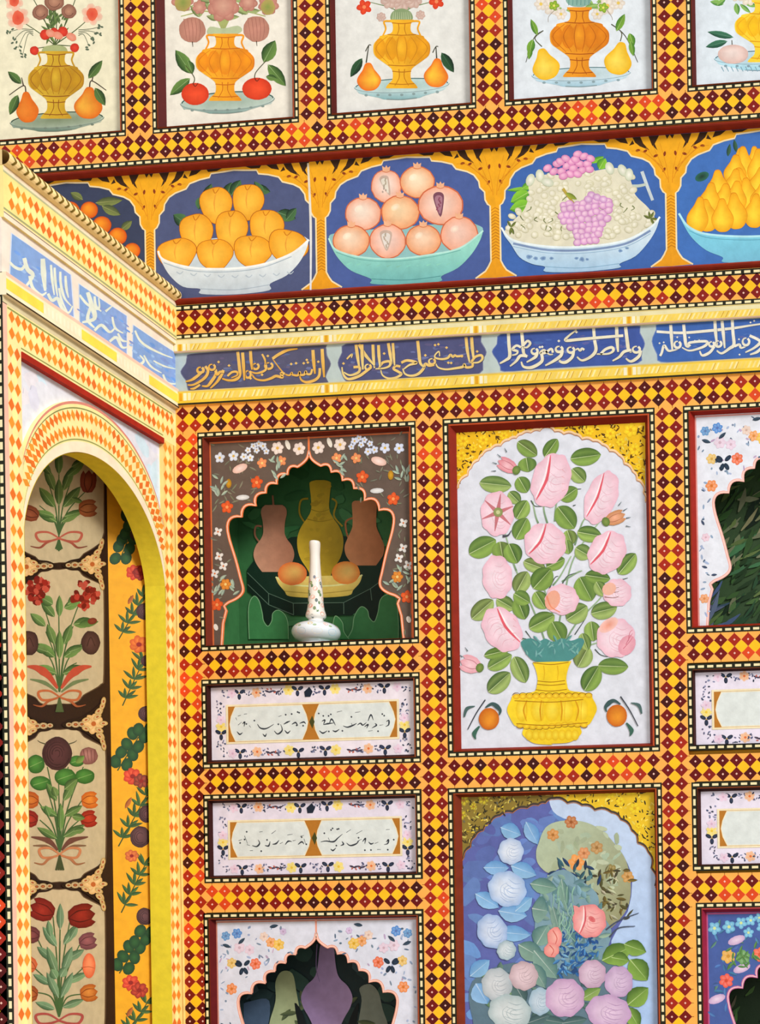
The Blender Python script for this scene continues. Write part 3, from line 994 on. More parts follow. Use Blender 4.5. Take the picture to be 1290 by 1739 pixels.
# ------------------------------------------------------------------ blue fruit frieze
def mm(x, y, d=0.0):
    p = Plane((0, d, 0), (0, -1, 0))(x, y)
    return p.x * 1000, p.z * 1000
ZF0, ZF1 = 2577, 2795
cols = [mm(250, 400)[0], mm(541, 385)[0], mm(838, 365)[0], mm(1137, 345)[0]]
pitch = (cols[3] - cols[0]) / 3
cols = [cols[0] - pitch] + cols + [cols[3] + pitch]
CONT = [(1, .02), (.883, .027), (.734, .034), (.713, .063), (.6, .075), (.479, .1), (.436, .139), (.31, .165), (.234, .195), (.18, .247), (.17, .293), (.117, .33), (.112, .39), (.085, .425), (.056, .44), (.056, .86), (.085, .9), (.12, .935), (.234, .985)]
def frieze_mp(u, z, h):
    return BACK(u, z, h - 0.008)
def half_ornament(t, xc, xa, k0=150, name='gold_spandrel'):
    """gilded half column with leafy capital from the column axis xc to the arch point xa"""
    A = Art(frieze_mp, k0)
    D = xa - xc
    Hh = ZF1 - ZF0
    P = lambda u, v: (xc + u * D, ZF1 - v * Hh)
    con = [P(u, v) for u, v in CONT]
    A.poly([P(0, 0)] + [P(1, 0)] + con + [P(0, .99)], '#f3ae1c', (0, ZF1, 0, ZF0, '#e89c18'))
    # dark gaps between the curling leaves
    for g in ([(.12, .0), (.17, .06), (.14, .11), (.2, .07), (.24, 0)], [(.33, .0), (.3, .05), (.23, .105), (.34, .07), (.39, .04), (.42, 0)], [(.5, 0), (.47, .045), (.56, .03), (.62, 0)],
              [(.68, 0), (.7, .02), (.8, .018), (.86, 0)], [(0, 0), (.03, .03), (.05, 0)], [(.42, .02), (.4, .05), (.46, .06)]):
        A.poly([P(*q) for q in g], '#3b2412')
    for u, v, a in ((.16, .15, 20), (.28, .11, 30), (.07, .26, 60), (.06, .14, 80), (.36, .1, 10)):
        x, z = P(u, v)
        A.ell(x, z, 4.2, 2.2, '#8a3a12', None, a if D < 0 else -a, 10)
    for k in range(5):
        u = .05 + k * .08
        A.stroke([P(.02 + k * .015, .36 - k * .03), P(u * .8, .24 - k * .03), P(u + .06, .06 + .01 * k)], 1.0, '#d8860f', .5)
    n = 17
    for k in range(n):
        v = .455 + k * (.4 / n)
        A.stroke([P(0, v), P(.05, v + .02)], 1.1, '#b8700e', smooth=False)
    A.stroke([P(.052, .44), P(.052, .86)], 1.4, '#c9820f', smooth=False)
    A.stroke(con, 2.6, '#f3dfae', smooth=False)
    A.build(name, t)
def bowl(A, ext, rim, back_rim, c_top, c_bot, inner, line, deco=None, top=None):
    A.poly(cat(back_rim, 4) + cat(rim, 4)[::-1], inner)
    ys = [p[1] for p in ext]
    A.poly(cat(ext, 4) + [], c_top, (0, min(ys) + (max(ys) - min(ys)) * .3, 0, max(ys), c_bot))
    A.stroke(ext, 5, line, 5)
    for k, off in enumerate((0, 22)):
        A.stroke([(p[0], p[1] + off) for p in rim], 6 if not k else 3, line if k else '#eef3f0')
def front_rim(A, rim, w_, col):
    A.stroke(rim, w_, col)
BL = ['#3a425c', '#4f587e', '#4a5f9c', '#3f68b0', '#4272bc']
LBL = ['blue fruit panel with a pile of oranges, half hidden behind the carved cornice at left',
       'blue fruit panel with nine golden quinces heaped in a white bowl',
       'blue fruit panel with nine pink pomegranates in a turquoise bowl',
       'blue fruit panel with white and pink grapes heaped in a pale porcelain bowl',
       'blue fruit panel with tall yellow pears in a light blue bowl at the right edge']
FR = []
for i in range(5):
    x0, x1 = cols[i], cols[i + 1]
    t = thing('fruit_panel', BACK((x0 + x1) / 2, ZF0, 0), LBL[i], 'painted panel', 'blue fruit panels of the frieze')
    s = Solid()
    s.slab(BACK, x0 + .3, ZF0 - 1, x1 - .3, ZF1 + 1, -0.0122, -0.008, BL[i])
    s.build('board', M_PAINT, t)
    xa = (x0 + x1) / 2
    half_ornament(t, x0, xa)
    half_ornament(t, x1, xa)
    FR.append(t)
# seam between the second and third board, the light it reflects painted pale
A = Art(frieze_mp, 178)
sx = mm(523, 390)[0]
A.stroke([(sx - 2, ZF1 - 2), (sx + 1, 2690), (sx - 1, ZF0 + 2)], 3.4, '#e8dcc0', 3.0, 4.2, col1='#dfe4ee')
A.build('seam_strip', FR[1])
F_OR = ['#f28a1e', '#e0681a']
# oranges
t = FR[0]
LAYER[0] = 90
mp = crop(back(), 0, 250, 3.7)
A = Art(mp, 3)
for l in ((600, 350, 170, 60, -6), (640, 370, 130, 60, 25), (520, 330, 90, 50, -150), (500, 420, 100, 50, 160), (760, 520, 90, 50, -40)):
    A.leaf(*l, '#7f8a4a', '#3f4a30', '#a8a868')
A.build('painted_leaves', t)
A = Art(mp, 20)
bowl(A, [(-120, 800), (-60, 960), (100, 1040), (500, 1040), (700, 960), (840, 760)], [(-120, 800), (200, 880), (500, 870), (840, 760)], [(-120, 800), (300, 740), (840, 760)], '#d8e2e0', '#b0c2c6', '#8a9aa0', '#6a7a80')
A.build('painted_bowl', t)
for x, y, r in ((300, 420, 60), (440, 400, 60), (230, 520, 64), (370, 510, 64), (510, 500, 62), (160, 640, 68), (310, 640, 68), (460, 630, 68), (560, 395, 54), (640, 490, 58), (600, 600, 64), (740, 560, 56), (720, 660, 60), (830, 650, 50), (100, 760, 66), (250, 770, 66), (400, 770, 66), (550, 750, 66), (690, 740, 62)):
    A = Art(mp, 45 + int(y / 30))
    ball(A, x, y, r, r * .95, '#f79a22', '#d9560f', -.2, -.3, line='#c04a0c')
    A.build('painted_orange', t)
# quinces
t = FR[1]
LAYER[0] = 90
mp = crop(back(), 0, 230, 2.3036)
A = Art(mp, 3)
for l in ((800, 262, 78, 40, -70), (885, 240, 60, 44, -70), (905, 235, 70, 46, -60), (985, 205, 74, 42, 12), (1030, 240, 70, 36, -120), (735, 350, 70, 50, 215), (740, 320, 60, 40, 130), (1085, 300, 76, 50, 20), (1120, 330, 60, 36, -50), (785, 240, 50, 34, 100)):
    A.leaf(*l, '#4f7a4a', '#142a1e', '#7a9a70')
A.build('painted_leaves', t)
EXT = [(618, 452), (632, 494), (664, 548), (716, 592), (782, 600), (786, 620), (920, 622), (1052, 606), (1056, 580), (1120, 548), (1168, 500), (1196, 450), (1208, 408)]
RIM = [(618, 452), (640, 486), (740, 516), (880, 522), (1020, 506), (1140, 462), (1208, 408)]
A = Art(mp, 20)
A.poly(cat([(618, 452), (640, 432), (760, 410), (1000, 390), (1160, 388), (1208, 408)], 4) + cat(RIM, 4)[::-1], '#c9d6dc')
A.build('painted_bowl_inside', t)
qs = [(845, 272, 64, 74, -8), (970, 258, 62, 72, 6), (768, 380, 66, 78, -6), (905, 368, 64, 80, 4), (1042, 358, 68, 72, 8), (692, 462, 78, 62, -10), (840, 464, 72, 62, 0), (988, 452, 76, 64, 8), (1126, 432, 80, 66, 18)]
for k, (x, y, rx, ry, a) in enumerate(qs):
    A = Art(mp, 30 + k * 6)
    ar = math.radians(a)
    P = []
    for i in range(30):
        tt = 2 * math.pi * i / 30
        q = 1 + .06 * math.cos(3 * tt + 1.57) + .02 * math.cos(5 * tt)
        u, v = rx * q * math.cos(tt), ry * q * math.sin(tt)
        P.append((x + u * math.cos(ar) - v * math.sin(ar), y + u * math.sin(ar) + v * math.cos(ar)))
    A.poly(P, '#a8560f')
    P2 = [(x + (p[0] - x) * .97, y + (p[1] - y) * .97) for p in P]
    A.blob(P2, '#fcc444', '#ee9f1e', x - rx * .1, y + ry * .1, rings=(.35, .65, .88, 1), pw=1.5)
    A.stroke([(x - rx * .2, y - ry * .85), (x - rx * .05, y - ry * .62), (x + rx * .2, y - ry * .9)], 4, '#c9780f', 3)
    A.stroke([(x - rx * .02, y - ry * .62), (x - rx * .12, y - ry * .1), (x - rx * .06, y + ry * .4)], 3, '#eda236', 1, 6)
    A.build('painted_quince', t)
A = Art(mp, 90)
A.poly(cat(RIM, 4) + cat(EXT, 4)[::-1], '#e6ecec', (0, 460, 0, 622, '#bfcdd6'))
A.stroke(RIM, 8, '#f4f6f2')
A.stroke([(p[0], p[1] + 12) for p in RIM[1:-1]], 3, '#9fb0bc')
for k in range(9):
    x = 690 + k * 54
    A.stroke([(x, 548 - (k - 4) ** 2 * .9), (x + 14, 556 - (k - 4) ** 2 * .9), (x + 26, 546 - (k - 4) ** 2 * .9)], 5, '#b4c2cc', 3)
A.stroke([(784, 600), (920, 604), (1054, 584)], 3, '#a4b4c0')
A.build('painted_bowl', t)
# pomegranates
t = FR[2]
LAYER[0] = 90
mp = crop(back(), 510, 230, 3.308)
EXT = [(158, 578), (176, 630), (215, 694), (285, 760), (396, 806), (402, 834), (600, 838), (784, 820), (792, 790), (884, 744), (960, 668), (1008, 590), (1026, 535)]
RIM = [(158, 578), (200, 642), (330, 682), (520, 694), (740, 668), (900, 630), (1026, 535)]
A = Art(mp, 3)
A.poly(cat([(158, 578), (200, 548), (500, 520), (900, 490), (1010, 510), (1026, 535)], 4) + cat(RIM, 4)[::-1], '#8fc0c0')
A.build('painted_bowl_inside', t)
ps = [(482, 285, 84, 92, '#f6e8dc'), (656, 262, 96, 88, '#faeac8'), (352, 440, 100, 92, '#f6e6d4'), (560, 432, 106, 94, '#f6d9ae'), (786, 392, 126, 108, '#f4d8c8'), (286, 592, 102, 88, '#f6dcc0'), (490, 594, 100, 96, '#f4d8cc'), (690, 588, 98, 86, '#f6d6b8'), (892, 556, 104, 100, '#f2cdbc')]
for k, (x, y, rx, ry, c) in enumerate(ps):
    A = Art(mp, 14 + k * 8)
    ball(A, x, y, rx, ry, c, '#eda06c' if k % 2 else '#f0a888', -.1, -.2, 26, .02, 0, '#cf6a44')
    # crown
    cy = y - ry
    A.poly([(x - 20, cy + 10), (x - 24, cy - 22), (x - 8, cy - 12), (x, cy - 26), (x + 8, cy - 12), (x + 22, cy - 20), (x + 18, cy + 10)], '#efb48c')
    A.stroke([(x - 22, cy + 8), (x, cy + 14), (x + 20, cy + 8)], 4, '#d0703c', 3)
    if k in (0, 6, 4):
        # split rind with seeds
        a = {0: 30, 4: 8, 6: 4}[k]
        col = {0: '#e8e0d0', 4: '#a87888', 6: '#e4dcd4'}[k]
        ar = math.radians(a)
        L = {0: 60, 4: 74, 6: 62}[k]
        w_ = {0: 26, 4: 30, 6: 34}[k]
        x_ = x - 10
        PP = [(x_ + L * math.sin(ar), y + L * .9), (x_ - w_, y - L * .5), (x_ - w_ * .6, y - L * .95), (x_ + w_ * .6, y - L * .95), (x_ + w_, y - L * .5)]
        A.poly(cat(PP, 4, True), '#7a4a5a' if k == 4 else '#c9b0a0')
        A.poly(cat([(x_ + (p[0] - x_) * .7, y + (p[1] - y) * .75) for p in PP], 4, True), col)
        for j in range(9):
            A.ell(x_ + random.uniform(-12, 12), y - 40 + j * 9, 5, 7, jit('#8a4a60' if k == 4 else '#b8a898'), None, random.uniform(-30, 30), 8)
    else:
        A.ell(x - rx * .25, y - ry * .3, rx * .25, ry * .2, '#faecd4', c, -30, 14)
    A.build('painted_pomegranate', t)
A = Art(mp, 95)
A.poly(cat(RIM, 4) + cat(EXT, 4)[::-1], '#9adcca', (0, 600, 0, 830, '#6fb6b4'))
A.stroke(RIM, 9, '#b8e8dc')
A.stroke([(p[0], p[1] + 14) for p in RIM[1:-1]], 3, '#5f9f9a')
for k in range(12):
    A.stroke([(260 + k * 56, 740 - abs(k - 5) * 3), (285 + k * 56, 730 - abs(k - 5) * 3)], 9, jit('#86cbb9'), 3)
A.stroke([(398, 806), (600, 812), (788, 790)], 4, '#4f9090')
A.build('painted_bowl', t)
# grapes
t = FR[3]
LAYER[0] = 90
mp = crop(back(), 820, 200, 2.745)
EXT = [(84, 512), (100, 550), (130, 590), (170, 650), (230, 682), (288, 694), (292, 718), (460, 718), (632, 700), (636, 680), (710, 645), (770, 580), (806, 520), (824, 462)]
RIM = [(84, 512), (140, 570), (300, 600), (480, 600), (660, 572), (780, 510), (824, 462)]
A = Art(mp, 3)
for l in ((230, 330, 120, 22, 176), (215, 345, 100, 60, 150), (230, 400, 110, 64, 165), (210, 420, 80, 50, 120), (500, 210, 70, 26, -25), (540, 240, 60, 50, -60), (180, 330, 60, 30, -30)):
    A.leaf(*l, '#8fd03c', '#3f8a30', '#c0e080')
A.stroke([(740, 250), (765, 320), (790, 385)], 16, '#c8d4d8', 14)
A.stroke([(660, 318), (720, 318), (760, 310)], 16, '#c0ccc0', 12)
A.build('painted_leaves', t)
A = Art(mp, 15)
A.poly(cat([(100, 530), (150, 470), (190, 430), (215, 360), (215, 300), (290, 265), (420, 270), (560, 240), (660, 240), (690, 300), (710, 360), (770, 420), (800, 470), (780, 520), (660, 575), (480, 602), (300, 602), (140, 570)], 4, True), '#e2ddc4')
G = []
for k in range(240):
    x, y = random.uniform(120, 790), random.uniform(230, 595)
    top_ = 250 if 200 < x < 700 else 420
    if y < top_ + abs(x - 440) * .05 or (y - 230) < (abs(x - 445) - 230) * 1.25 or y > 585 - abs(x - 430) ** 2 * .00045:
        continue
    G.append((x, y))
G.sort(key=lambda p: p[1])
for x, y in G[:170]:
    A.ell(x, y, random.uniform(15, 22), random.uniform(12, 17), '#f3efdd', '#cdc8a4', random.uniform(-40, 40), 12, 0, 0, -5, -5, 1.6)
for x, y, a in ((220, 290, 110), (265, 270, 80), (590, 235, 70), (650, 245, 60), (680, 265, 90), (300, 300, 20)):
    A.ell(x, y, 30, 20, '#f6f4e6', '#c8d0b4', a, 14)
for k in range(14):
    x, y = random.uniform(150, 760), random.uniform(320, 540)
    A.stroke([(x, y), (x + random.uniform(-16, 16), y + 12), (x + random.uniform(-26, 26), y + 22)], 5, '#6f7a44', 2)
for x, y in ((130, 510), (780, 470)):
    for k in range(5):
        A.leaf(x, y, 36, 12, random.uniform(0, 360), '#7f8a40', '#3f4a28', None)
A.build('white_grapes', t)
A = Art(mp, 200)
for x, y in [(300, 235), (330, 250), (345, 215), (365, 250), (360, 205), (390, 225), (385, 190), (420, 235), (415, 205), (405, 262), (440, 170), (450, 215), (430, 195), (470, 180), (485, 215), (500, 190), (495, 240), (460, 245), (375, 272), (440, 262)]:
    A.ell(x, y, 22, 17, '#f6bfd8', '#d57ab4', random.uniform(-40, 40), 12, 0, 0, -5, -5, 1.5)
A.build('pink_grapes', t)
A = Art(mp, 200)
A.stroke([(372, 330), (400, 370), (425, 400)], 14, '#b8a040', 8)
A.leaf(385, 350, 60, 22, 30, '#a0b040', '#6a7a28', None)
rows = [(360, 600, 400, 8), (362, 600, 425, 8), (352, 600, 452, 9), (365, 590, 480, 8), (390, 570, 505, 6), (420, 560, 530, 5), (425, 550, 555, 5), (430, 535, 580, 4)]
for x0, x1, y, n in rows:
    for j in range(n):
        A.ell(x0 + (x1 - x0) * (j + .5) / n + random.uniform(-5, 5), y - (x0 + (x1 - x0) * j / n - 420) * .1 + random.uniform(-6, 6), 20, 17, '#f4cfe2', jit('#c884c0', .08), random.uniform(-40, 40), 12, 0, 0, -5, -5, 1.5)
for x, y in ((505, 360), (530, 370), (490, 380), (560, 380)):
    A.ell(x, y, 20, 17, '#eecfe4', '#c48ac0', 20, 12)
A.build('pink_grapes', t)
A = Art(mp, 300)
A.poly(cat(RIM, 4) + cat(EXT, 4)[::-1], '#cfe2ee', (0, 560, 0, 715, '#a6cbe6'))
A.stroke(RIM, 9, '#e9f4f6')
A.stroke([(p[0] * 1.0, p[1] + 16) for p in RIM[1:-1]], 10, '#7d93b8', 10)
A.stroke([(p[0] * 1.0, p[1] + 30) for p in RIM[1:-1]], 3, '#8fb0cc')
for x, y, r in ((215, 648, 14), (245, 655, 12), (280, 655, 14), (318, 655, 10), (435, 655, 10), (460, 660, 14), (485, 660, 8), (640, 620, 10), (670, 608, 9)):
    A.ell(x, y, r, r * .75, '#5a78a8', '#8fb0d0', 0, 10, .2)
A.stroke([(288, 694), (460, 700), (634, 680)], 3, '#7fa8c4')
A.build('painted_bowl', t)
# tall pears
t = FR[4]
LAYER[0] = 90
A = Art(mp, 3)
A.ell(1020, 274, 34, 20, '#1c3a2c', '#2f6a58', -25, 16)
for l in ((1140, 180, 60, 20, -80), (1180, 160, 60, 20, -100)):
    A.leaf(*l, '#3f6a50', '#1c3a30', None)
EXT = [(912, 446), (935, 500), (975, 562), (1040, 618), (1116, 650), (1122, 674), (1290, 674), (1460, 654), (1470, 630), (1560, 580), (1620, 500), (1650, 400)]
RIM = [(912, 446), (960, 510), (1060, 545), (1290, 552), (1480, 520), (1600, 460), (1650, 400)]
A.build('painted_leaves', t)
pp = []
for row, (y, x0, x1, n) in enumerate(((320, 1165, 1415, 5), (390, 1105, 1485, 8), (455, 1050, 1540, 9), (535, 985, 1600, 10))):
    for j in range(n):
        pp.append((x0 + (x1 - x0) * j / (n - 1) + random.uniform(-8, 8), y - j * 5 + random.uniform(-8, 8), random.uniform(94, 112), random.uniform(140, 175), random.uniform(-8, 12)))
pp += [(1190, 262, 76, 120, 4), (1270, 262, 80, 128, -3), (1350, 260, 80, 120, 4)]
pp.sort(key=lambda p: p[1])
for k, (x, y, w_, h_, a) in enumerate(pp):
    A = Art(mp, 10 + k * 4)
    pear(A, x, y, w_ * 1.03, h_ * 1.02, a, '#e8960f', '#e08a0c', '#d9820c')
    pear(A, x, y, w_, h_, a, '#ffdc3a', '#fbc820', '#f2a818', .1)
    A.build('painted_pear', t)
A = Art(mp, 140)
A.poly(cat(RIM, 4) + cat(EXT, 4)[::-1], '#7fd0e6', (0, 520, 0, 674, '#78c0da'))
A.stroke(RIM, 10, '#b4e8f2')
A.stroke([(p[0], p[1] + 16) for p in RIM[1:]], 3, '#5aa0b8')
A.build('painted_bowl', t)
# ------------------------------------------------------------------ inscription cartouches
def cartouche(lbl, mp, outline, board, strokes, dots, ink, ink2, wdt, plane_f, centre):
    c = mp(*centre, 0)
    t = thing('calligraphy_panel', c, lbl, 'inscription', 'calligraphy cartouches of the frieze')
    A = Art(mp, 2)
    A.poly(cat(outline, 3, True), mix(board, '#c0c8d8', .25))
    cx = sum(p[0] for p in outline) / len(outline)
    cy = sum(p[1] for p in outline) / len(outline)
    O2 = cat([(cx + (p[0] - cx) * .99, cy + (p[1] - cy) * .965) for p in outline], 3, True)
    A.poly(O2, board)
    x0, x1 = min(p[0] for p in outline), max(p[0] for p in outline)
    for k in range(46):
        x, y = random.uniform(x0 + 100, x1 - 100), cy + random.uniform(-105, 105) - (0.075 * (0))
        y -= (x - cx) * .072
        A.ell(x, y, random.uniform(14, 60), random.uniform(6, 13), jit(mix(board, random.choice(('#8f9ad0', '#2f3f8a', '#5f86c8', '#7a6a90')), .32), .06), None, random.uniform(-12, 4), 9, .2)
    A.build('board', t)
    A = Art(mp, 60)
    for st in strokes:
        w_ = wdt * (st[0] if isinstance(st[0], (int, float)) else 1)
        P = st[1:] if isinstance(st[0], (int, float)) else st
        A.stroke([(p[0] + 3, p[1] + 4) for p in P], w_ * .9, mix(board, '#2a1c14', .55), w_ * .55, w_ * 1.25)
        A.stroke(P, w_ * 1.0, ink, w_ * .5, w_ * 1.12, 6, ink2)
    for x, y in dots:
        A.poly([(x - 12, y), (x, y - 11), (x + 12, y), (x, y + 11)], ink)
    A.build('lettering', t)
    return t
bp = back(0.001)
def loop(cx, cy, rx, ry=None, a0=-60, a1=280):
    ry = ry or rx
    return arc(cx, cy, rx, ry, a0, a1, 9)
GLD, GLD2 = '#e9c06a', '#dfa63c'
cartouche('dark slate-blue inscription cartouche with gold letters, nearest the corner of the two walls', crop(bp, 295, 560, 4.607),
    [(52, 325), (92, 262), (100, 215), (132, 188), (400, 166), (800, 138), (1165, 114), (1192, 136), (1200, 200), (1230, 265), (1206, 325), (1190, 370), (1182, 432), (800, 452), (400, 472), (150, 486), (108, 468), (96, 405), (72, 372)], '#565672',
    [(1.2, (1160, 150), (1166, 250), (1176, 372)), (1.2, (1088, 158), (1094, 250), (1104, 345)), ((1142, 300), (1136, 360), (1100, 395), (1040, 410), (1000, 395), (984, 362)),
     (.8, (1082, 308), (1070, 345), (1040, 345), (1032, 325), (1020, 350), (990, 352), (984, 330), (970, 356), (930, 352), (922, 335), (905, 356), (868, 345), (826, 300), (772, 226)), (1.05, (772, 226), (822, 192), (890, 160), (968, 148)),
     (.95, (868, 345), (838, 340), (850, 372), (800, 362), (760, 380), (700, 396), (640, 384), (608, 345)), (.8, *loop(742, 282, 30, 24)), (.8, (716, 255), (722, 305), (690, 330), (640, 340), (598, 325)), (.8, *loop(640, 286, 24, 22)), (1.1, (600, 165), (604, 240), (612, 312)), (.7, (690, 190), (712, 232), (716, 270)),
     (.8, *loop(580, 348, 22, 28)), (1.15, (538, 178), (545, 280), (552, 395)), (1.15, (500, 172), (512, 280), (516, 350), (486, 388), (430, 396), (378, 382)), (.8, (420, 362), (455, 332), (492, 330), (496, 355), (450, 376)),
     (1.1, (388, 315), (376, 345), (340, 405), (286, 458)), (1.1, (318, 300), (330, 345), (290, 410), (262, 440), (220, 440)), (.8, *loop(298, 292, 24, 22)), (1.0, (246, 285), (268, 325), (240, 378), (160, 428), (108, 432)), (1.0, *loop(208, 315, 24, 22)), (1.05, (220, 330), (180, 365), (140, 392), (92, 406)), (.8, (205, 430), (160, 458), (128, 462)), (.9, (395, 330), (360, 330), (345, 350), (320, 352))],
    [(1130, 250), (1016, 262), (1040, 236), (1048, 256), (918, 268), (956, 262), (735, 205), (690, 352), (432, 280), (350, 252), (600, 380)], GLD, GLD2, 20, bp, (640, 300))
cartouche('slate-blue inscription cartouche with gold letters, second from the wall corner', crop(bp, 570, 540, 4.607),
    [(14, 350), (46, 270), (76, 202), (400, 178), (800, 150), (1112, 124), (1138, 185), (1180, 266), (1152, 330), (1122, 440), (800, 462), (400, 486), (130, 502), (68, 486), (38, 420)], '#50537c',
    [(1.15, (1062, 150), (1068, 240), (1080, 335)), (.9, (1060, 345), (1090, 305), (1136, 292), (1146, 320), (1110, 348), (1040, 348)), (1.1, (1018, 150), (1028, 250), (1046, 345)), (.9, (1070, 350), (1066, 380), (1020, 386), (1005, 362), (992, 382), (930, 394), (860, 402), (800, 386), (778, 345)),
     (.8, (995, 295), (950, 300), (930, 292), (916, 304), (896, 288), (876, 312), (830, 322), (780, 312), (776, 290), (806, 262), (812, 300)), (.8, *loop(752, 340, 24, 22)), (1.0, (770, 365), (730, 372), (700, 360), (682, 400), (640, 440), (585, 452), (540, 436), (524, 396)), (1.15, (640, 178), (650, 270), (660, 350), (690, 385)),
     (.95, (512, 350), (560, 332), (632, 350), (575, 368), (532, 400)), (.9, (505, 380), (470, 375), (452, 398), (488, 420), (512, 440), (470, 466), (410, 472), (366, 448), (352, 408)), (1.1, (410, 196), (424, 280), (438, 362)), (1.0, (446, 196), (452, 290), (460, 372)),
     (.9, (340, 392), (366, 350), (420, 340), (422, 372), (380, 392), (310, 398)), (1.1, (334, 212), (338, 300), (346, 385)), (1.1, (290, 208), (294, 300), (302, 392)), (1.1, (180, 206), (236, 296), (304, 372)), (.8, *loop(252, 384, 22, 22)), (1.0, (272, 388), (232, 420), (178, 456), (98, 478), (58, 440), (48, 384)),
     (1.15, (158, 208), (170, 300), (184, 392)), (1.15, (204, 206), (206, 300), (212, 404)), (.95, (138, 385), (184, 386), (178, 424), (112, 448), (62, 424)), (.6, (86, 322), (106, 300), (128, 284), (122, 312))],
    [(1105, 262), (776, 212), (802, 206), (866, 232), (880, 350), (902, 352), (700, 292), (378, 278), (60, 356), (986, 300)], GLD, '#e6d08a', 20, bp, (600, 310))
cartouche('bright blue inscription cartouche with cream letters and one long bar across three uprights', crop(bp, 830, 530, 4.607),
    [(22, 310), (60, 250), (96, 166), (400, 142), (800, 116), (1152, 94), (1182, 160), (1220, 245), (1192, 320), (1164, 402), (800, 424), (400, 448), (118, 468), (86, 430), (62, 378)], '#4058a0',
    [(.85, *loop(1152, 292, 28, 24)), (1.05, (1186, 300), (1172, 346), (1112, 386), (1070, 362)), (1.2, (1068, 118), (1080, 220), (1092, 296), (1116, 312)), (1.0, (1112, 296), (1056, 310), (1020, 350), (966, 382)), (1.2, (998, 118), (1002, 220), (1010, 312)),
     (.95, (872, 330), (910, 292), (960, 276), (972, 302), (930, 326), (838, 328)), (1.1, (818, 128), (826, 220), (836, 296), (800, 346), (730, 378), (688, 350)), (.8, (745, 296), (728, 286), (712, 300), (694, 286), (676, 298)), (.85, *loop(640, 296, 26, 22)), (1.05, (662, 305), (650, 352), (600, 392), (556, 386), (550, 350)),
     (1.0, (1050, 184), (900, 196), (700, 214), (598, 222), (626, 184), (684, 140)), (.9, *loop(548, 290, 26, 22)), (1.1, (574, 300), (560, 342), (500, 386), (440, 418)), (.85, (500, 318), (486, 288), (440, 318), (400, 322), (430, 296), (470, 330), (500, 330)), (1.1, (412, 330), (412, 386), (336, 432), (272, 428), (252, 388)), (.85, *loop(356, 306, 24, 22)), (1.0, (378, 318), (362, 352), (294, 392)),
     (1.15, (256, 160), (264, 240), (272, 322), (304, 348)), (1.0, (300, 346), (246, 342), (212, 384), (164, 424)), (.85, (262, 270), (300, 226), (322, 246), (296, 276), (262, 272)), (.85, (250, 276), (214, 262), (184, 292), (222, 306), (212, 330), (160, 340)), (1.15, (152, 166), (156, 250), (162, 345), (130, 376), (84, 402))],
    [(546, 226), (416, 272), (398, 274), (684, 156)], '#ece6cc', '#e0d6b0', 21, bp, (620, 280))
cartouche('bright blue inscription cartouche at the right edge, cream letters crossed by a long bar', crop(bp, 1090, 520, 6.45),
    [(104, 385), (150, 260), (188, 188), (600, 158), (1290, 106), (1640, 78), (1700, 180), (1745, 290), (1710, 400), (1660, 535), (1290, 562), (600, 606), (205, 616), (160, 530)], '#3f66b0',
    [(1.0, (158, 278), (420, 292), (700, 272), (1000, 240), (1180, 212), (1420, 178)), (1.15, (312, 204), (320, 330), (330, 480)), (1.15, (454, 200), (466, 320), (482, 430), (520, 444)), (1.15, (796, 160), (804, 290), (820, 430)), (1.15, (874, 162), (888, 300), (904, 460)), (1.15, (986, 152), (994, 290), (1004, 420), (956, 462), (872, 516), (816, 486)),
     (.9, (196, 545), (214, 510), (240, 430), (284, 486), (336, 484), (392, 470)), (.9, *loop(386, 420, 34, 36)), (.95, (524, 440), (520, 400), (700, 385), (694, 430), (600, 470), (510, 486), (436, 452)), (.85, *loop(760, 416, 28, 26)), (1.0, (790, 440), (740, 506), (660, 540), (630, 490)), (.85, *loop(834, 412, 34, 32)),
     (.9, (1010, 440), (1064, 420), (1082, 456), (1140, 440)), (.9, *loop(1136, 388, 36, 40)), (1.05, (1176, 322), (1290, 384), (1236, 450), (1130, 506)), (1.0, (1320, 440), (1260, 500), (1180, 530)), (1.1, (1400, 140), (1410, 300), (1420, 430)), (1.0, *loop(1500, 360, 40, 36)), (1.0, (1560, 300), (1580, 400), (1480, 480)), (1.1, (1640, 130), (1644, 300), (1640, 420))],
    [(190, 405), (236, 396), (384, 340), (514, 342), (576, 380), (624, 374), (1060, 362), (1066, 530), (1186, 178), (1226, 160)], '#ece8d8', '#e2dcc4', 28, bp, (700, 360))
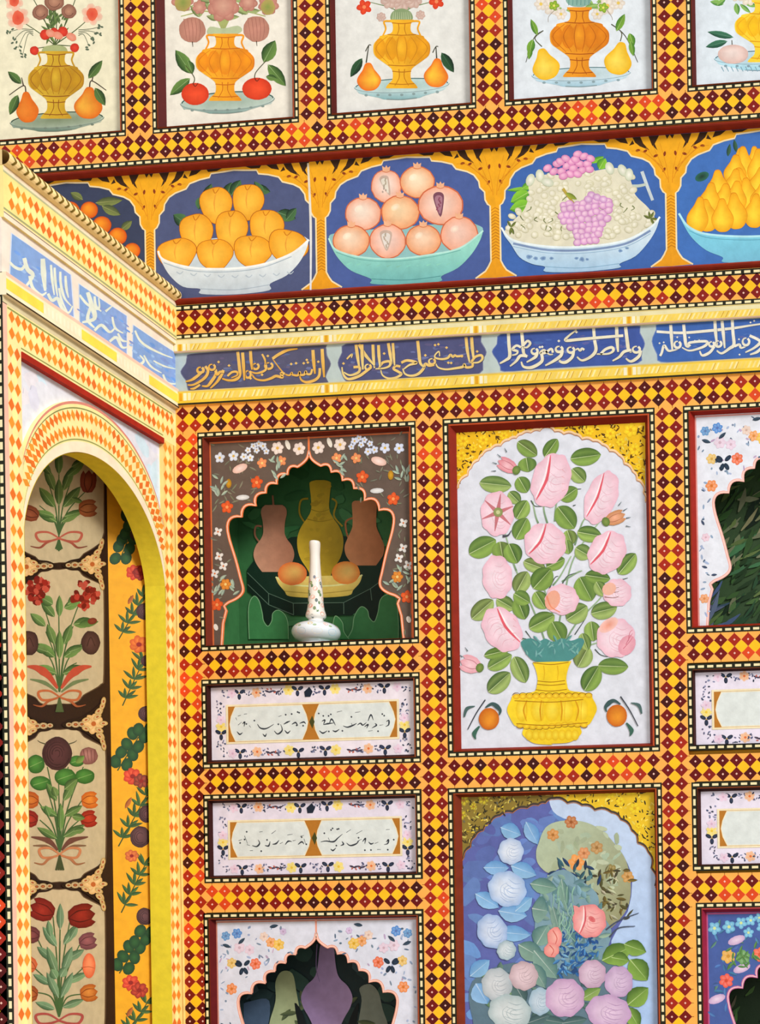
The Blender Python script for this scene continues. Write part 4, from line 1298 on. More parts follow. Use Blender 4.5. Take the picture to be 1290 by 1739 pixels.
# left wall
lp = left(0.0002)
mpl = crop(lp, 0, 380, 4.3)
for lbl, out, st in (
    ('sky-blue inscription cartouche at the outer end of the left wall', [(80, 62), (300, 215), (522, 372), (546, 690), (300, 560), (64, 420)],
     [(.9, (70, 280), (110, 318), (160, 330), (190, 280), (186, 250)), (1.3, (176, 250), (200, 330), (240, 380), (180, 470)), (1.0, (216, 380), (240, 470), (300, 520), (340, 500)), (1.6, (312, 255), (318, 360), (330, 490)), (.8, (372, 300), (380, 400), (396, 520)), (.8, (398, 320), (404, 420), (420, 530)), (.8, (440, 350), (444, 440), (470, 540), (520, 600)), (.8, (478, 380), (484, 470), (500, 540)), (1.0, (350, 510), (380, 560), (420, 545), (450, 610), (500, 650), (530, 600)), (.7, (430, 470), (450, 560), (490, 640))]),
    ('sky-blue inscription cartouche in the middle of the left wall', [(572, 432), (750, 555), (930, 672), (930, 976), (750, 862), (578, 716)],
     [(.8, (580, 520), (640, 590), (720, 620), (720, 540)), (1.4, (640, 500), (668, 590), (690, 690), (600, 720)), (1.0, (660, 610), (640, 700), (690, 760)), (.8, (690, 530), (700, 600), (740, 640)), (.9, (690, 780), (740, 740), (800, 790), (840, 760)), (.9, (770, 640), (820, 600)), (.7, (820, 680), (840, 760), (900, 800)), (.9, (800, 860), (850, 830), (890, 900), (930, 900)), (.7, (860, 800), (890, 850), (930, 860))]),
    ('sky-blue inscription cartouche of the left wall beside the inner corner', [(968, 732), (1130, 842), (1292, 946), (1292, 1216), (1130, 1120), (962, 990)],
     [(.7, (985, 780), (1020, 850), (1080, 900), (1180, 950), (1260, 980)), (.8, (970, 990), (1010, 1030), (1050, 1000), (1020, 960)), (.6, (1050, 960), (1100, 1040), (1180, 1090)), (.5, (1120, 1000), (1200, 1040), (1280, 1060)), (.7, (1190, 1100), (1220, 1160), (1290, 1170))])):
    cx = sum(p[0] for p in out) / 6
    cy = sum(p[1] for p in out) / 6
    t = thing('calligraphy_panel', mpl(cx, cy), lbl, 'inscription', 'calligraphy cartouches of the left wall')
    A = Art(mpl, 3)
    A.poly(out, '#cfdcf0')
    A.poly([(cx + (p[0] - cx) * .965, cy + (p[1] - cy) * .965) for p in out], '#7fa6dc', (cx - 200, cy - 150, cx + 200, cy + 150, '#8aa4dc'))
    for k in range(30):
        u, v = random.uniform(-180, 180), random.uniform(-90, 90)
        A.ell(cx + u, cy + u * .68 + v, random.uniform(10, 34), random.uniform(5, 12), jit(mix('#86aee4', random.choice(('#4f8ae0', '#a8c4ea', '#7f80c4')), .5), .05), None, 35, 9, .2)
    A.build('board', t)
    A = Art(mpl, 40)
    for s_ in st:
        A.stroke(s_[1:], 20 * s_[0], '#dfe6d6', 10 * s_[0], 26 * s_[0])
    A.build('lettering', t)
# ------------------------------------------------------------------ white inscription panels with flower borders
def inscription(lbl, out, inn, ground, text, grp='inscription panels'):
    t = thing('inscription_panel', BACK((out[0] + out[2]) / 2, out[1], 0), lbl, 'inscription', 'white inscription panels')
    carpentry(t, out, inn, ground, '#3a1410', 9, 0.007)
    W, Hh = inn[2] - inn[0], inn[3] - inn[1]
    def mp(x, y, h):
        # detail units of the first panel -> panel millimetres
        u = (x * .2645 + 16) / 356 * W
        v = 1 - ((y - 28 + x * .041) * .262) / 123
        return BACK(inn[0] + u, inn[1] + v * Hh, h - .007)
    Y = lambda x, y: y - x * .041 + 4
    A = Art(mp, 2)
    def border_flower(x, y, kind):
        y = Y(x, y)
        if kind == 'o':
            bloom(A, x, y, 34, 6, '#f7b98a', '#f2c8a8', '#e8783c', random.uniform(0, 60))
        elif kind == 'y':
            bloom(A, x, y, 36, 6, '#f8e070', '#f6e49a', '#f0c840', random.uniform(0, 60))
        elif kind == 'p':
            bloom(A, x, y, 32, 5, '#f0d0e0', '#ecd8ec', '#e0b8d0', random.uniform(0, 60))
        elif kind == 'b':
            for a in (-150, -30, 90):
                c = math.cos(math.radians(a)), math.sin(math.radians(a))
                A.ell(x + 24 * c[0], y + 22 * c[1], 20, 12, jit('#3a4660', .2), '#20283a', a, 12)
            A.dot(x, y, 5, '#c8a050')
        elif kind == 's':
            for k in range(4):
                A.leaf(x - 40 + k * 24, y + (8 if k % 2 else -6), 40, 13, -20 if k % 2 else 18, jit('#5a5064', .2), '#2f2a3a', None)
            for k in range(3):
                A.ell(x - 20 + k * 24, y + random.uniform(-16, 16), 9, 5, jit('#c86a5a', .15), None, random.uniform(0, 180), 8)
        elif kind == 'd':
            for k in range(7):
                A.ell(x + random.uniform(-28, 28), y + random.uniform(-26, 26), random.uniform(5, 10), random.uniform(3, 6), jit(random.choice(('#4a5474', '#6a6a8a', '#8a90b0', '#3a4458')), .1), None, random.uniform(0, 180), 8)
    for yy in (60, 450):
        for x, k in ((30, 'd'), (130, 'b'), (190, 'd'), (245, 'o'), (340, 's'), (460, 'y'), (520, 'b'), (610, 'd'), (700, 'b'), (770, 'y'), (880, 's'), (985, 'o'), (1045, 'd'), (1095, 'b'), (1180, 'p'), (1240, 'd'), (80, 'p'), (290, 'd'), (400, 'd'), (650, 'd'), (930, 'd')):
            border_flower(x, yy + random.uniform(-6, 6), k)
    for x0 in (5, 1225):
        for y, k in ((125, 'd'), (185, 's' if 0 else 'd'), (265, 'y'), (310, 'b'), (375, 'd'), (220, 'p')):
            border_flower(x0, y + 14 + x0 * .02, k)
    A.poly([(565, Y(565, 70)), (600, Y(600, 40)), (622, Y(622, 70)), (606, Y(606, 104)), (570, Y(570, 104))], '#1f2a3a')
    A.build('painted_flowers', t)
    A = Art(mp, 60)
    R = lambda a, b, c, d: [(a, Y(a, b)), (c, Y(c, b)), (c, Y(c, d)), (a, Y(a, d))]
    A.poly(R(40, 138, 1190, 392), '#f3e6c0')
    A.poly(R(54, 150, 1176, 380), '#b9782a')
    for x0, x1 in ((54, 596), (616, 1172)):
        e = 46
        P = [(x0 + 8, 265), (x0 + 18, 215), (x0 + e, 152), (x1 - e, 152), (x1 - 18, 215), (x1 - 6, 265), (x1 - 18, 318), (x1 - e, 378), (x0 + e, 378), (x0 + 18, 318)]
        P = [(x, Y(x, y)) for x, y in P]
        A.poly(P, '#f2e8c6')
        cx, cy = (x0 + x1) / 2, Y((x0 + x1) / 2, 265)
        A.poly([(cx + (p[0] - cx) * .98, cy + (p[1] - cy) * .95) for p in P], '#e0e7e4')
    A.poly([(596, Y(596, 265)), (616, Y(616, 225)), (632, Y(632, 265)), (616, Y(616, 310))], '#4a4a20')
    A.build('cartouche_ground', t)
    if text:
        A = Art(mp, 95)
        for st in text:
            if len(st) == 2 and not isinstance(st[0], tuple):
                x, y = st[0], st[1]
                A.poly([(x - 7, y), (x, y - 7), (x + 7, y), (x, y + 7)], '#3b4048')
            else:
                A.stroke(st, 3.5, '#3a4048', 2.5, 11)
        A.build('lettering', t)
    return t
T1 = [((1106, 238), (1122, 230), (1120, 258), (1100, 270)), ((1060, 262), (1085, 258)), ((1030, 250), (1040, 262), (1010, 280)), ((962, 272), (985, 258), (975, 282)), ((915, 262), (935, 250), (950, 262), (975, 245)), ((820, 268), (850, 276), (890, 262), (910, 250)), ((875, 250), (882, 268)), ((750, 298), (770, 305), (795, 290)), ((662, 300), (685, 316), (715, 300)), ((690, 262), (720, 255), (760, 250)), ((780, 180), (815, 172)), ((900, 182), (935, 176)), ((985, 300), (1015, 296)), ((985, 235), (1005, 195), (1020, 230)), ((730, 255), (745, 225), (770, 265)),
      ((680, 240), (700, 232), (690, 262)), (660, 190), (740, 195), (725, 205), (690, 205), (876, 210), (1080, 190), (1092, 200), (1050, 300), (725, 305), (815, 300),
      ((532, 255), (560, 246), (572, 258)), ((480, 262), (505, 250), (520, 270)), ((425, 262), (450, 248), (470, 240)), ((432, 300), (450, 318), (470, 302)), ((362, 305), (385, 325), (415, 300), (405, 262)), ((250, 262), (270, 288), (310, 290), (360, 262)), ((195, 272), (205, 285)), ((150, 262), (165, 250), (160, 280)), ((112, 312), (130, 330), (150, 318)), ((120, 270), (145, 250)), ((105, 222), (112, 238)), ((120, 212), (140, 206)), ((160, 200), (182, 196)), ((392, 212), (412, 206)), ((285, 325), (300, 340), (310, 322)), (440, 200), (520, 182), (530, 186), (480, 195), (390, 262), (176, 262), (230, 240), (555, 270), (512, 268)]
T2 = [((1085, 262), (1100, 245), (1095, 270), (1070, 278)), ((1010, 272), (1035, 262)), ((970, 262), (985, 275), (1005, 268)), ((930, 262), (950, 240), (945, 275)), ((825, 272), (850, 288), (890, 275), (910, 250)), ((890, 212), (930, 190)), ((895, 262), (925, 245)), ((795, 262), (805, 280), (785, 290)), ((655, 268), (690, 262), (740, 265), (770, 240), (800, 215)), ((720, 312), (735, 322), (755, 305)), ((825, 205), (855, 185)), ((1085, 182), (1110, 180)), ((1025, 310), (1050, 310)), ((705, 240), (715, 262)), (725, 190), (735, 180), (765, 185), (775, 182), (680, 212), (905, 237), (945, 316), (985, 314), (1095, 310), (1135, 245), (758, 290),
      ((505, 288), (530, 270), (545, 285)), ((545, 250), (555, 282)), ((470, 265), (490, 260)), ((420, 290), (440, 268), (465, 270)), ((385, 285), (405, 275)), ((335, 290), (360, 284), (380, 262)), ((285, 298), (310, 300), (320, 270)), ((200, 300), (230, 306), (250, 285), (240, 262)), ((165, 295), (185, 300)), ((150, 238), (170, 290)), ((110, 270), (135, 262)), ((330, 222), (360, 200)), ((250, 212), (272, 208)), ((185, 334), (205, 332)), ((435, 228), (470, 222)), ((520, 235), (545, 228)), (165, 212), (120, 285), (300, 262), (260, 335), (530, 240), (560, 285), (150, 262)]
inscription('white inscription panel directly below the niche holding the slender bottle', (38, 1776, 421, 1927), (51, 1791, 407, 1914), '#efe6f0', T1)
inscription('white inscription panel directly above the lower niche with the lilac vase', (38, 1582, 420, 1732), (51, 1595, 409, 1718), '#eae2f2', T2)
inscription('white flower-bordered inscription panel cut by the right edge, below the pale niche', (873, 1783, 1256, 1924), (885, 1791, 1242, 1911), '#ece4f4', None)
inscription('white flower-bordered inscription panel cut by the right edge, above the blue-flowered niche', (877, 1586, 1256, 1731), (891, 1597, 1246, 1716), '#ece4f4', None)
# ------------------------------------------------------------------ niches with scalloped arch plates
def c2mm(x, y):
    return mm(290 + x / 2.745, 690 + y / 2.745, 0.008)
_half = [c2mm(*p) for p in ((234, 1108), (241, 1010), (256, 952), (246, 930), (266, 914), (300, 898), (326, 876), (334, 848), (322, 800), (300, 715), (272, 625), (262, 580))]
_cusp = [c2mm(*p) for p in ((262, 580), (326, 514), (392, 462), (438, 402), (490, 360), (540, 316), (588, 282))]
_apex = [c2mm(*p) for p in ((588, 282), (615, 262), (634, 238), (641, 205))]
XC1 = c2mm(641, 205)[0]
def lobes(P, k=.34, n=7):
    out = []
    for a, b in zip(P[:-1], P[1:]):
        dx, dz = b[0] - a[0], b[1] - a[1]
        for i in range(n):
            t = i / n
            bl = math.sin(math.pi * t) ** .8 * k
            out.append((a[0] + dx * t - dz * bl * 1.0, a[1] + dz * t + dx * bl * 1.0))
    return out
HALF = [(x - XC1, z - 1985) for x, z in _half[:3] + cat(_half[3:], 4)[:-1] + lobes(_cusp) + cat(_apex, 4)]
HALF[0] = (HALF[0][0], 0)
def niche(lbl, hole, out, plate_col, rim_col, back_col, frame_red, depth=.1):
    u0, z0, u1, z1 = hole
    xc = (u0 + u1) / 2
    sc = (z1 - z0) / 347
    t = thing('wall_niche', BACK(xc, z0, 0), lbl, 'niche', 'wall niches with scalloped arches')
    carpentry(t, out, (u0 + 1, z0, u1 - 1, z1), '#ffffff', frame_red, 9, .008, has_board=False)
    # cavity
    s = Solid()
    g = .6
    F = BACK
    for a, c in (((u0 + g, z0 + g), (u1 - g, z0 + g)), ((u1 - g, z0 + g), (u1 - g, z1 - g)), ((u1 - g, z1 - g), (u0 + g, z1 - g)), ((u0 + g, z1 - g), (u0 + g, z0 + g))):
        s.quad(F(*a, -.014), F(*c, -.014), F(*c, -depth), F(*a, -depth), back_col)
    s.quad(F(u0 + g, z0 + g, -depth), F(u1 - g, z0 + g, -depth), F(u1 - g, z1 - g, -depth), F(u0 + g, z1 - g, -depth), back_col)
    s.build('recess', M_PAINT, t)
    # plate: frame of the opening
    L = [(xc + x * sc, z0 + z * sc) for x, z in HALF]
    R = [(2 * xc - x, z) for x, z in L]
    op = L + R[::-1][1:]
    pts = [(u0, z0)] + op + [(u1, z0), (u1, z1), (u0, z1)]
    s = Solid()
    s.extrude(BACK, pts, -.014, -.008, plate_col, rim_col)
    s.build('arch_plate', M_PAINT, t)
    mpf = lambda u, z, h: BACK(u, z, h - .008)
    A = Art(mpf, 120)
    A.stroke(op, 4.6, rim_col, smooth=False)
    A.stroke(op, 1.6, mix(rim_col, '#ffe8d8', .7), smooth=False)
    A.stroke([(u0 + 2, z0), (u0 + 2, z1 - 2), (u1 - 2, z1 - 2), (u1 - 2, z0)], 3.4, mix(rim_col, frame_red, .3), smooth=False)
    A.stroke([(xc, z1), (xc, L[-1][1])], 3.4, rim_col, smooth=False)
    A.build('arch_rim', t)
    return t, mpf, xc, sc
def mirrored(fn, xc):
    fn(lambda x: x)
    fn(lambda x: 2 * xc - x)
# --- niche 1: brown ground, green recess with jugs
t, mpf, xc, sc = niche('niche with a brown flowered arch and green recess, holding the slender white bottle', NICHES[0], (38, 1975, 421, 2346), '#66564c', '#f08048', '#3a7042', '#84301c')
def up(x, y):
    return mm(290 + x / 2.745, 690 + y / 2.745, .008)
for side in (0, 1):
    A = Art(mpf)
    def Q(x, y):
        p = up(x, y)
        return (p[0] if not side else 2 * xc - p[0], p[1])
    for k in range(40):
        p = Q(random.uniform(190, 420), random.uniform(180, 520))
        if p[1] < 2210 and abs(p[0] - xc) < 140: continue
        A.leaf(p[0], p[1], random.uniform(8, 16), 3, random.uniform(0, 360), jit('#8a8a74', .2), '#5a5a48', None)
    for k in range(14):
        p = Q(random.uniform(190, 260), random.uniform(560, 1080))
        if p[1] < 2030: p = (p[0] - (4 if not side else -4), p[1])
        A.leaf(p[0], p[1], random.uniform(8, 14), 3, random.uniform(0, 360), jit('#8a8a74', .2), '#5a5a48', None)
    for x, y, r in ((228, 240, 8), (292, 232, 8), (340, 235, 6), (370, 240, 6), (385, 185, 5), (410, 175, 5), (430, 185, 6), (400, 205, 5), (360, 205, 5), (445, 210, 5)):
        p = Q(x, y)
        bloom(A, p[0], p[1], r * 1.15, 5, '#f0f2f6' if not side else '#e6eaff', '#c8d2e6', '#d8b04a', random.uniform(0, 60))
    for x, y in ((497, 195), (598, 198)):
        p = Q(x, y)
        bloom(A, p[0], p[1], 11, 6, '#f6ece4', '#e4cfc4', '#e0b050', 10)
    for x, y in ((545, 180),):
        p = Q(x, y)
        A.ell(p[0], p[1], 4, 9, '#eee6d8', None, 20, 10)
    p = Q(322, 290)
    A.ell(p[0], p[1], 14, 7, '#f6e2da', '#e4b8a8', 20 if not side else -20, 14)
    p = Q(335, 425)
    A.ell(p[0], p[1], 12, 4.5, '#f0f0ee', '#c8c8c8', 0, 12)
    for x, y in ((425, 265), (515, 255)):
        p = Q(x, y)
        bloom(A, p[0], p[1], 9, 5, '#f0a070', '#e88a50', '#f4d080', 30)
    for x, y in ((400, 355), (262, 470), (215, 925)):
        p = Q(x, y)
        bloom(A, p[0], p[1], 11, 5, '#ee6a34', '#d8501f', '#f4a060', 10)
    p = Q(270, 360)
    A.ell(p[0], p[1], 5, 8, '#d8a02a', '#a87818', 0, 12)
    for cx, cy, n in ((490, 300, 8), (215, 380, 10), (220, 840, 9), (275, 850, 6)):
        for k in range(n):
            p = Q(cx + random.uniform(-26, 26), cy + random.uniform(-44, 44))
            A.leaf(p[0], p[1], 14, 4.5, random.uniform(20, 160), jit('#b8c8b0', .12), '#7a9088', None)
    for x, y in ((220, 585), (225, 700), (245, 745), (205, 780)):
        p = Q(x, y)
        for k in range(4):
            a = k * math.pi / 2 + .5
            A.ell(p[0] + 4.5 * math.cos(a), p[1] + 4.5 * math.sin(a), 4, 3, '#f2f0ea', '#d8d4d0', math.degrees(a), 9)
        A.dot(p[0], p[1], 1.6, '#d8702a')
    p = Q(255, 830)
    bloom(A, p[0], p[1], 10, 6, '#e89a40', '#d07a2a', '#f0d080', 0)
    p = Q(210, 1030)
    A.ell(p[0], p[1], 4, 6, '#eee6dc', None, 20, 9)
    A.build('painted_flowers', t)
GAIN[0] = 1.6  # paint lifted against the shade of the recess
mp = crop(Plane((0, .0985, 0), (0, -1, 0)), 290, 690, 2.745)
A = Art(mp, 2)
for k in range(60):
    A.ell(random.uniform(250, 1060), random.uniform(250, 1080), random.uniform(20, 70), random.uniform(10, 30), jit(mix('#2c5a33', random.choice(('#1f4426', '#3f7048', '#2a6038')), .5), .08), None, random.uniform(-60, 60), 10, .15)
A.build('painted_ground', t)
A = Art(mp, 70)
A.poly([(356, 760), (400, 700), (560, 610), (700, 596), (860, 610), (990, 690), (1050, 770), (1000, 850), (950, 860), (800, 915), (570, 918), (455, 870), (356, 796)], '#10251a')
A.poly([(356, 775), (455, 872), (570, 918), (805, 915), (930, 850), (1040, 770), (1040, 830), (990, 870), (965, 1000), (940, 1000), (900, 940), (840, 975), (560, 975), (520, 950), (456, 1020), (430, 990), (410, 905), (358, 860)], '#0c1c14')
for st in (((356, 775), (455, 872), (570, 918), (805, 915), (930, 850), (1040, 770)), ((455, 872), (456, 925)), ((570, 918), (572, 972)), ((805, 915), (806, 968)), ((930, 850), (936, 905)), ((358, 830), (456, 925), (572, 972))):
    A.stroke(st, 3, '#4a5f50', 3, smooth=False)
A.build('painted_table', t)
for P in ([(365, 1085), (362, 940), (385, 886), (410, 905), (425, 960), (432, 1000), (452, 1025), (470, 1000), (475, 965), (500, 950), (530, 970), (545, 1010), (548, 1085)], [(820, 1085), (845, 1040), (855, 980), (885, 935), (915, 950), (925, 985), (948, 1004), (965, 960), (975, 905), (1000, 880), (1045, 880), (1060, 1000), (1060, 1085)], [(745, 1085), (760, 990), (775, 980), (800, 1010), (806, 1050), (830, 1085)]):
    A = Art(mp)
    Q_ = cat(P, 4)
    A.poly(Q_, '#33683c')
    A.stroke(P, 4, '#6a9068', 3)
    A.build('painted_cloth', t)
def jug(name, prof, cx, c1, c2, hand, k0, spots=None):
    A = Art(mp, k0)
    P = cat([(cx - w_, y) for y, w_ in prof], 4) + cat([(cx + w_, y) for y, w_ in prof], 4)[::-1]
    for h in hand:
        A.stroke(h, 9, c2, 8)
    A.poly(P, c1, (cx - 60, 0, cx + 110, 0, c2))
    if spots:
        for k in range(30):
            y = random.uniform(prof[0][0] + 20, prof[-1][0] - 20)
            ww = [w_ for yy, w_ in prof if yy <= y][-1]
            A.ell(cx + random.uniform(-ww, ww) * .75, y, random.uniform(8, 22), random.uniform(5, 12), jit(mix(c1, spots, .5), .08), None, random.uniform(-50, 50), 9, .2)
        for y, w_ in ((480, 44), (525, 62)):
            A.stroke([(cx - w_, y), (cx, y + 12), (cx + w_, y)], 4, c2)
    A.build(name, t)
jug('painted_jug', ((460, 40), (475, 56), (500, 60), (540, 52), (590, 50), (620, 62), (650, 84), (690, 95), (730, 84), (768, 58), (772, 50)), 480, '#b07f66', '#8f5f48', (((424, 560), (396, 560), (392, 600), (410, 630)), ((478, 460), (474, 415))), 96)
jug('painted_jug', ((440, 44), (452, 58), (500, 56), (560, 56), (600, 72), (650, 92), (690, 88), (720, 70), (742, 54)), 902, '#a87350', '#8a5434', (((848, 520), (815, 540), (822, 600), (846, 640)),), 100)
jug('painted_jug', ((344, 20), (352, 46), (368, 50), (420, 44), (480, 42), (520, 60), (560, 88), (610, 106), (660, 106), (710, 92), (760, 60), (790, 50), (860, 56)), 696, '#b3982a', '#83701c', (((640, 430), (606, 440), (600, 500), (630, 550)), ((750, 430), (772, 450), (760, 510), (800, 560))), 106, '#7a681c')
A = Art(mp, 150)
A.poly(cat([(488, 796), (500, 826), (530, 862), (556, 886), (690, 892), (826, 882), (850, 856), (880, 822), (892, 786)], 4), '#c9b264', (0, 790, 0, 892, '#a8923e'))
A.stroke([(488, 796), (560, 830), (690, 838), (820, 826), (892, 786)], 7, '#e0cc84')
A.stroke([(530, 862), (690, 872), (850, 856)], 4, '#8f7a34')
A.build('painted_bowl', t)
for x, y, rx, ry, c1, c2 in ((566, 780, 68, 54, '#f09a52', '#d9602c'), (815, 776, 66, 54, '#f2a058', '#e0702e')):
    A = Art(mp, 144)
    ball(A, x, y, rx, ry, c1, c2, .2, -.2)
    A.build('painted_orange', t)
GAIN[0] = 1.0
# --- the bottle standing in it
bz, by = 1.9856, 0.046
bx = Plane((0, by, 0), (0, -1, 0))(290 + 674 / 2.745, 1000).x
t = thing('rosewater_bottle', (bx, by, bz), 'slender white porcelain bottle painted with flowers, standing in the green niche', 'bottle')
LP = [(0, 0), (25, 0), (27, 3), (24, 6), (32, 10), (38, 17), (40, 24), (38, 31), (31, 37), (20, 41), (13.5, 43), (12.5, 46), (16, 49), (17, 53), (14.5, 62), (12.8, 74), (12, 90), (10.5, 108), (9.2, 126), (8.6, 140), (8.4, 150), (9, 160), (9.2, 168), (7.4, 171), (5, 168), (4.6, 160), (0, 159)]
def lathe(prof, x, y, z, n=40):
    v, f, c = [], [], []
    for r, h in prof:
        for i in range(n):
            a = 2 * math.pi * i / n
            v.append(Vector((x + r / 1000 * math.cos(a), y + r / 1000 * math.sin(a), z + h / 1000)))
    m = len(prof)
    for j in range(m - 1):
        for i in range(n):
            k = (i + 1) % n
            f.append((j * n + i, j * n + k, (j + 1) * n + k, (j + 1) * n + i))
    return v, f
LP = [(r, h if h < 44 else 43 + (h - 43) * 1.075) for r, h in LP]
PS = [(0, 0)] + cat(LP[1:-1], 3) + [(0, LP[-1][1])]
v, f = lathe(PS, bx, by, bz)
col = []
for p in v:
    h = (p.z - bz) * 1000
    col.append(H('#e4ecf2') if h < 44 else H('#eee8de'))
neck = [i for i, q in enumerate(f) if (v[q[0]].z - bz) > .043]
def sub(faces):
    ids = sorted({i for q in faces for i in q})
    mp_ = {a: b for b, a in enumerate(ids)}
    return [v[i] for i in ids], [tuple(mp_[i] for i in q) for q in faces], [col[i] for i in ids]
ns = set(neck)
bottle_body = mesh_obj('body', *sub([q for i, q in enumerate(f) if i not in ns]), M_CERAMIC, t, True)
mesh_obj('neck', *sub([f[i] for i in neck]), M_CERAMIC, t, True)
def rad_at(h):
    for a, b in zip(PS[:-2], PS[1:-1]):
        if a[1] <= h <= b[1] and b[1] > a[1]:
            return a[0] + (b[0] - a[0]) * (h - a[1]) / (b[1] - a[1])
    return 9
def patch(S, h, a, rx, rz, colr, k=1, n=9):
    i0 = len(S.v)
    for i in range(n):
        q = 2 * math.pi * i / n
        hh = h + rz * math.sin(q)
        r = rad_at(hh) + .12 + .05 * k
        aa = a + rx * math.cos(q) / max(6, rad_at(h))
        S.v.append(Vector((bx + r / 1000 * math.cos(aa), by + r / 1000 * math.sin(aa), bz + hh / 1000)))
        S.c.append(H(colr))
    S.f.append(tuple(range(i0, i0 + n)))
S = Solid()
for h in (54, 68, 82, 97, 112):
    for k in range(4):
        a = -1.2 + k * 1.57 + h * .13
        patch(S, h + 3 * math.sin(k * 3), a, 4.2, 3.8, random.choice(('#f0b4a0', '#ea8c70', '#eec48a', '#e8a090')), 2)
        patch(S, h - 5, a + .5, 2.6, 3.4, random.choice(('#7a9068', '#6f7c78', '#9aa870')), 1)
        patch(S, h + 5, a - .5, 2.2, 3.0, random.choice(('#6f8a64', '#8a8a94')), 1)
for k in range(9):
    a = k * .698
    patch(S, 33, a, 4.4, 2.8, random.choice(('#f0c0b0', '#f0d49a', '#e8a890')), 2)
    patch(S, 30, a + .2, 3.4, 1.8, '#a8bc98', 1)
    patch(S, 20, a + .3, 9, 5.5, random.choice(('#cfe8f6', '#b4dcf4', '#eee8d4')), 1)  # broad pale patches: bluish highlights of the bulb, painted on
mesh_obj('painted_flowers', S.v, S.f, S.c, M_CERAMIC, bottle_body)

# --- niche 2 (below): pale flowered arch, dim recess with a lilac vase
PALE = '#dfe3f2'
def pale_flowers(t, hole):
    u0, z0, u1, z1 = hole
    for side in (1, -1):
        A = Art(mpf)
        def Q(du, dz):
            """du from the outer edge, dz down from the top"""
            return ((u0 + du) if side > 0 else (u1 - du), z1 - dz)
        for k in range(70):
            du, dz = random.uniform(6, 150), random.uniform(8, 150)
            if dz > 128 - (du - 20) * .62 and du > 26: continue
            p = Q(du, dz)
            A.ell(p[0], p[1], random.uniform(2, 5), random.uniform(1, 2), jit(random.choice(('#8fa4c0', '#5a7088', '#a8b8d8', '#7f90a8', '#c0a8c8')), .1), None, random.uniform(0, 180), 8)
        for k in range(16):
            p = Q(random.uniform(6, 30), random.uniform(150, 330))
            A.ell(p[0], p[1], random.uniform(2, 5), random.uniform(1, 2), jit(random.choice(('#8fa4c0', '#5a7088', '#a8b8d8')), .1), None, random.uniform(0, 180), 8)
        for du, dz, r, c in ((18, 26, 8, '#4f94d0'), (38, 22, 9, '#3f8ad8'), (98, 38, 9, '#f0a050'), (112, 42, 10, '#f2c23a'), (70, 74, 10, '#ee6a34'), (27, 116, 10, '#f08a3a'), (28, 72, 9, '#e8c060'), (86, 28, 8, '#ecd0c0'), (60, 50, 9, '#e8d0e4'), (42, 46, 10, '#e6cfe2'), (120, 20, 6, '#d0b8e0'), (16, 200, 7, '#e8c8d8'), (12, 300, 8, '#f0a060')):
            p = Q(du, dz)
            bloom(A, p[0], p[1], r, 6, mix(c, '#ffffff', .25), c, mix(c, '#8a3a10', .3), random.uniform(0, 60))
        for a in (-140, -40, 60, 110, 200):
            p = Q(48 + 9 * math.cos(math.radians(a)), 78 + 9 * math.sin(math.radians(a)))
            A.ell(p[0], p[1], 6.5, 3.6, '#2f4258', '#1f2c3e', -a if side > 0 else a, 10)
        for du, dz, a in ((12, 40, -20), (40, 40, 40), (96, 12, 10)):
            p = Q(du, dz)
            A.leaf(p[0], p[1], 16, 6, a if side > 0 else 180 - a, '#3f5468', '#2a3848', None)
        for du, dz in ((18, 250), (24, 262), (14, 180)):
            p = Q(du, dz)
            A.leaf(p[0], p[1], 10, 4, random.uniform(0, 180), '#4a5a78', '#2f3a50', None)
        A.build('painted_flowers', t)
t, mpf, xc, sc = niche('bottom left niche with a pale flowered arch and a lilac vase in its recess', NICHES[1], (35, 1176, 420, 1531), PALE, '#f0a48e', '#26383a', '#6a1414')
pale_flowers(t, NICHES[1])
GAIN[0] = 1.8
mp = crop(Plane((0, .0985, 0), (0, -1, 0)), 300, 1500, 2.804)
A = Art(mp, 2)
for k in range(36):
    A.ell(random.uniform(240, 1080), random.uniform(270, 900), random.uniform(30, 80), random.uniform(20, 50), jit(mix('#26383a', random.choice(('#1a2a28', '#3f4f58', '#2a4638')), .5), .08), None, random.uniform(-60, 60), 10, .15)
A.poly(cat([(440, 670), (470, 560), (470, 470), (500, 420), (550, 430), (570, 520), (590, 640), (600, 760), (430, 780)], 4, True), '#8a9470')
A.poly(cat([(860, 700), (880, 560), (870, 500), (920, 480), (960, 520), (980, 600), (1010, 700), (990, 800), (870, 800)], 4, True), '#6a7268')
A.poly(cat([(275, 700), (300, 590), (360, 560), (440, 560), (430, 700), (380, 800), (280, 800)], 4, True), '#3a4a5e')
for k in range(16):
    A.leaf(random.uniform(540, 900), random.uniform(540, 760), random.uniform(40, 90), 24, random.uniform(0, 360), '#4f5a3c', '#2f3a2c', None)
A.build('painted_ground', t)
A = Art(mp, 120)
prof = ((290, 26), (310, 34), (400, 44), (450, 60), (490, 100), (540, 122), (590, 112), (640, 84), (690, 62), (740, 50), (800, 62))
A.poly(cat([(714 - w_, y) for y, w_ in prof], 4) + cat([(714 + w_, y) for y, w_ in prof], 4)[::-1], '#7f6c92', (640, 0, 840, 0, '#8f7aa0'))
A.stroke([(668, 290), (664, 400), (680, 470)], 5, '#6a5a80', 3)
A.build('painted_vase', t)
A = Art(mp, 118)
A.poly(cat([(560, 570), (600, 620), (620, 700), (590, 720)], 3, True), '#12181a')
A.poly(cat([(866, 570), (830, 630), (810, 700), (850, 690)], 3, True), '#12181a')
A.build('painted_shade_leaf', t)

GAIN[0] = 1.0
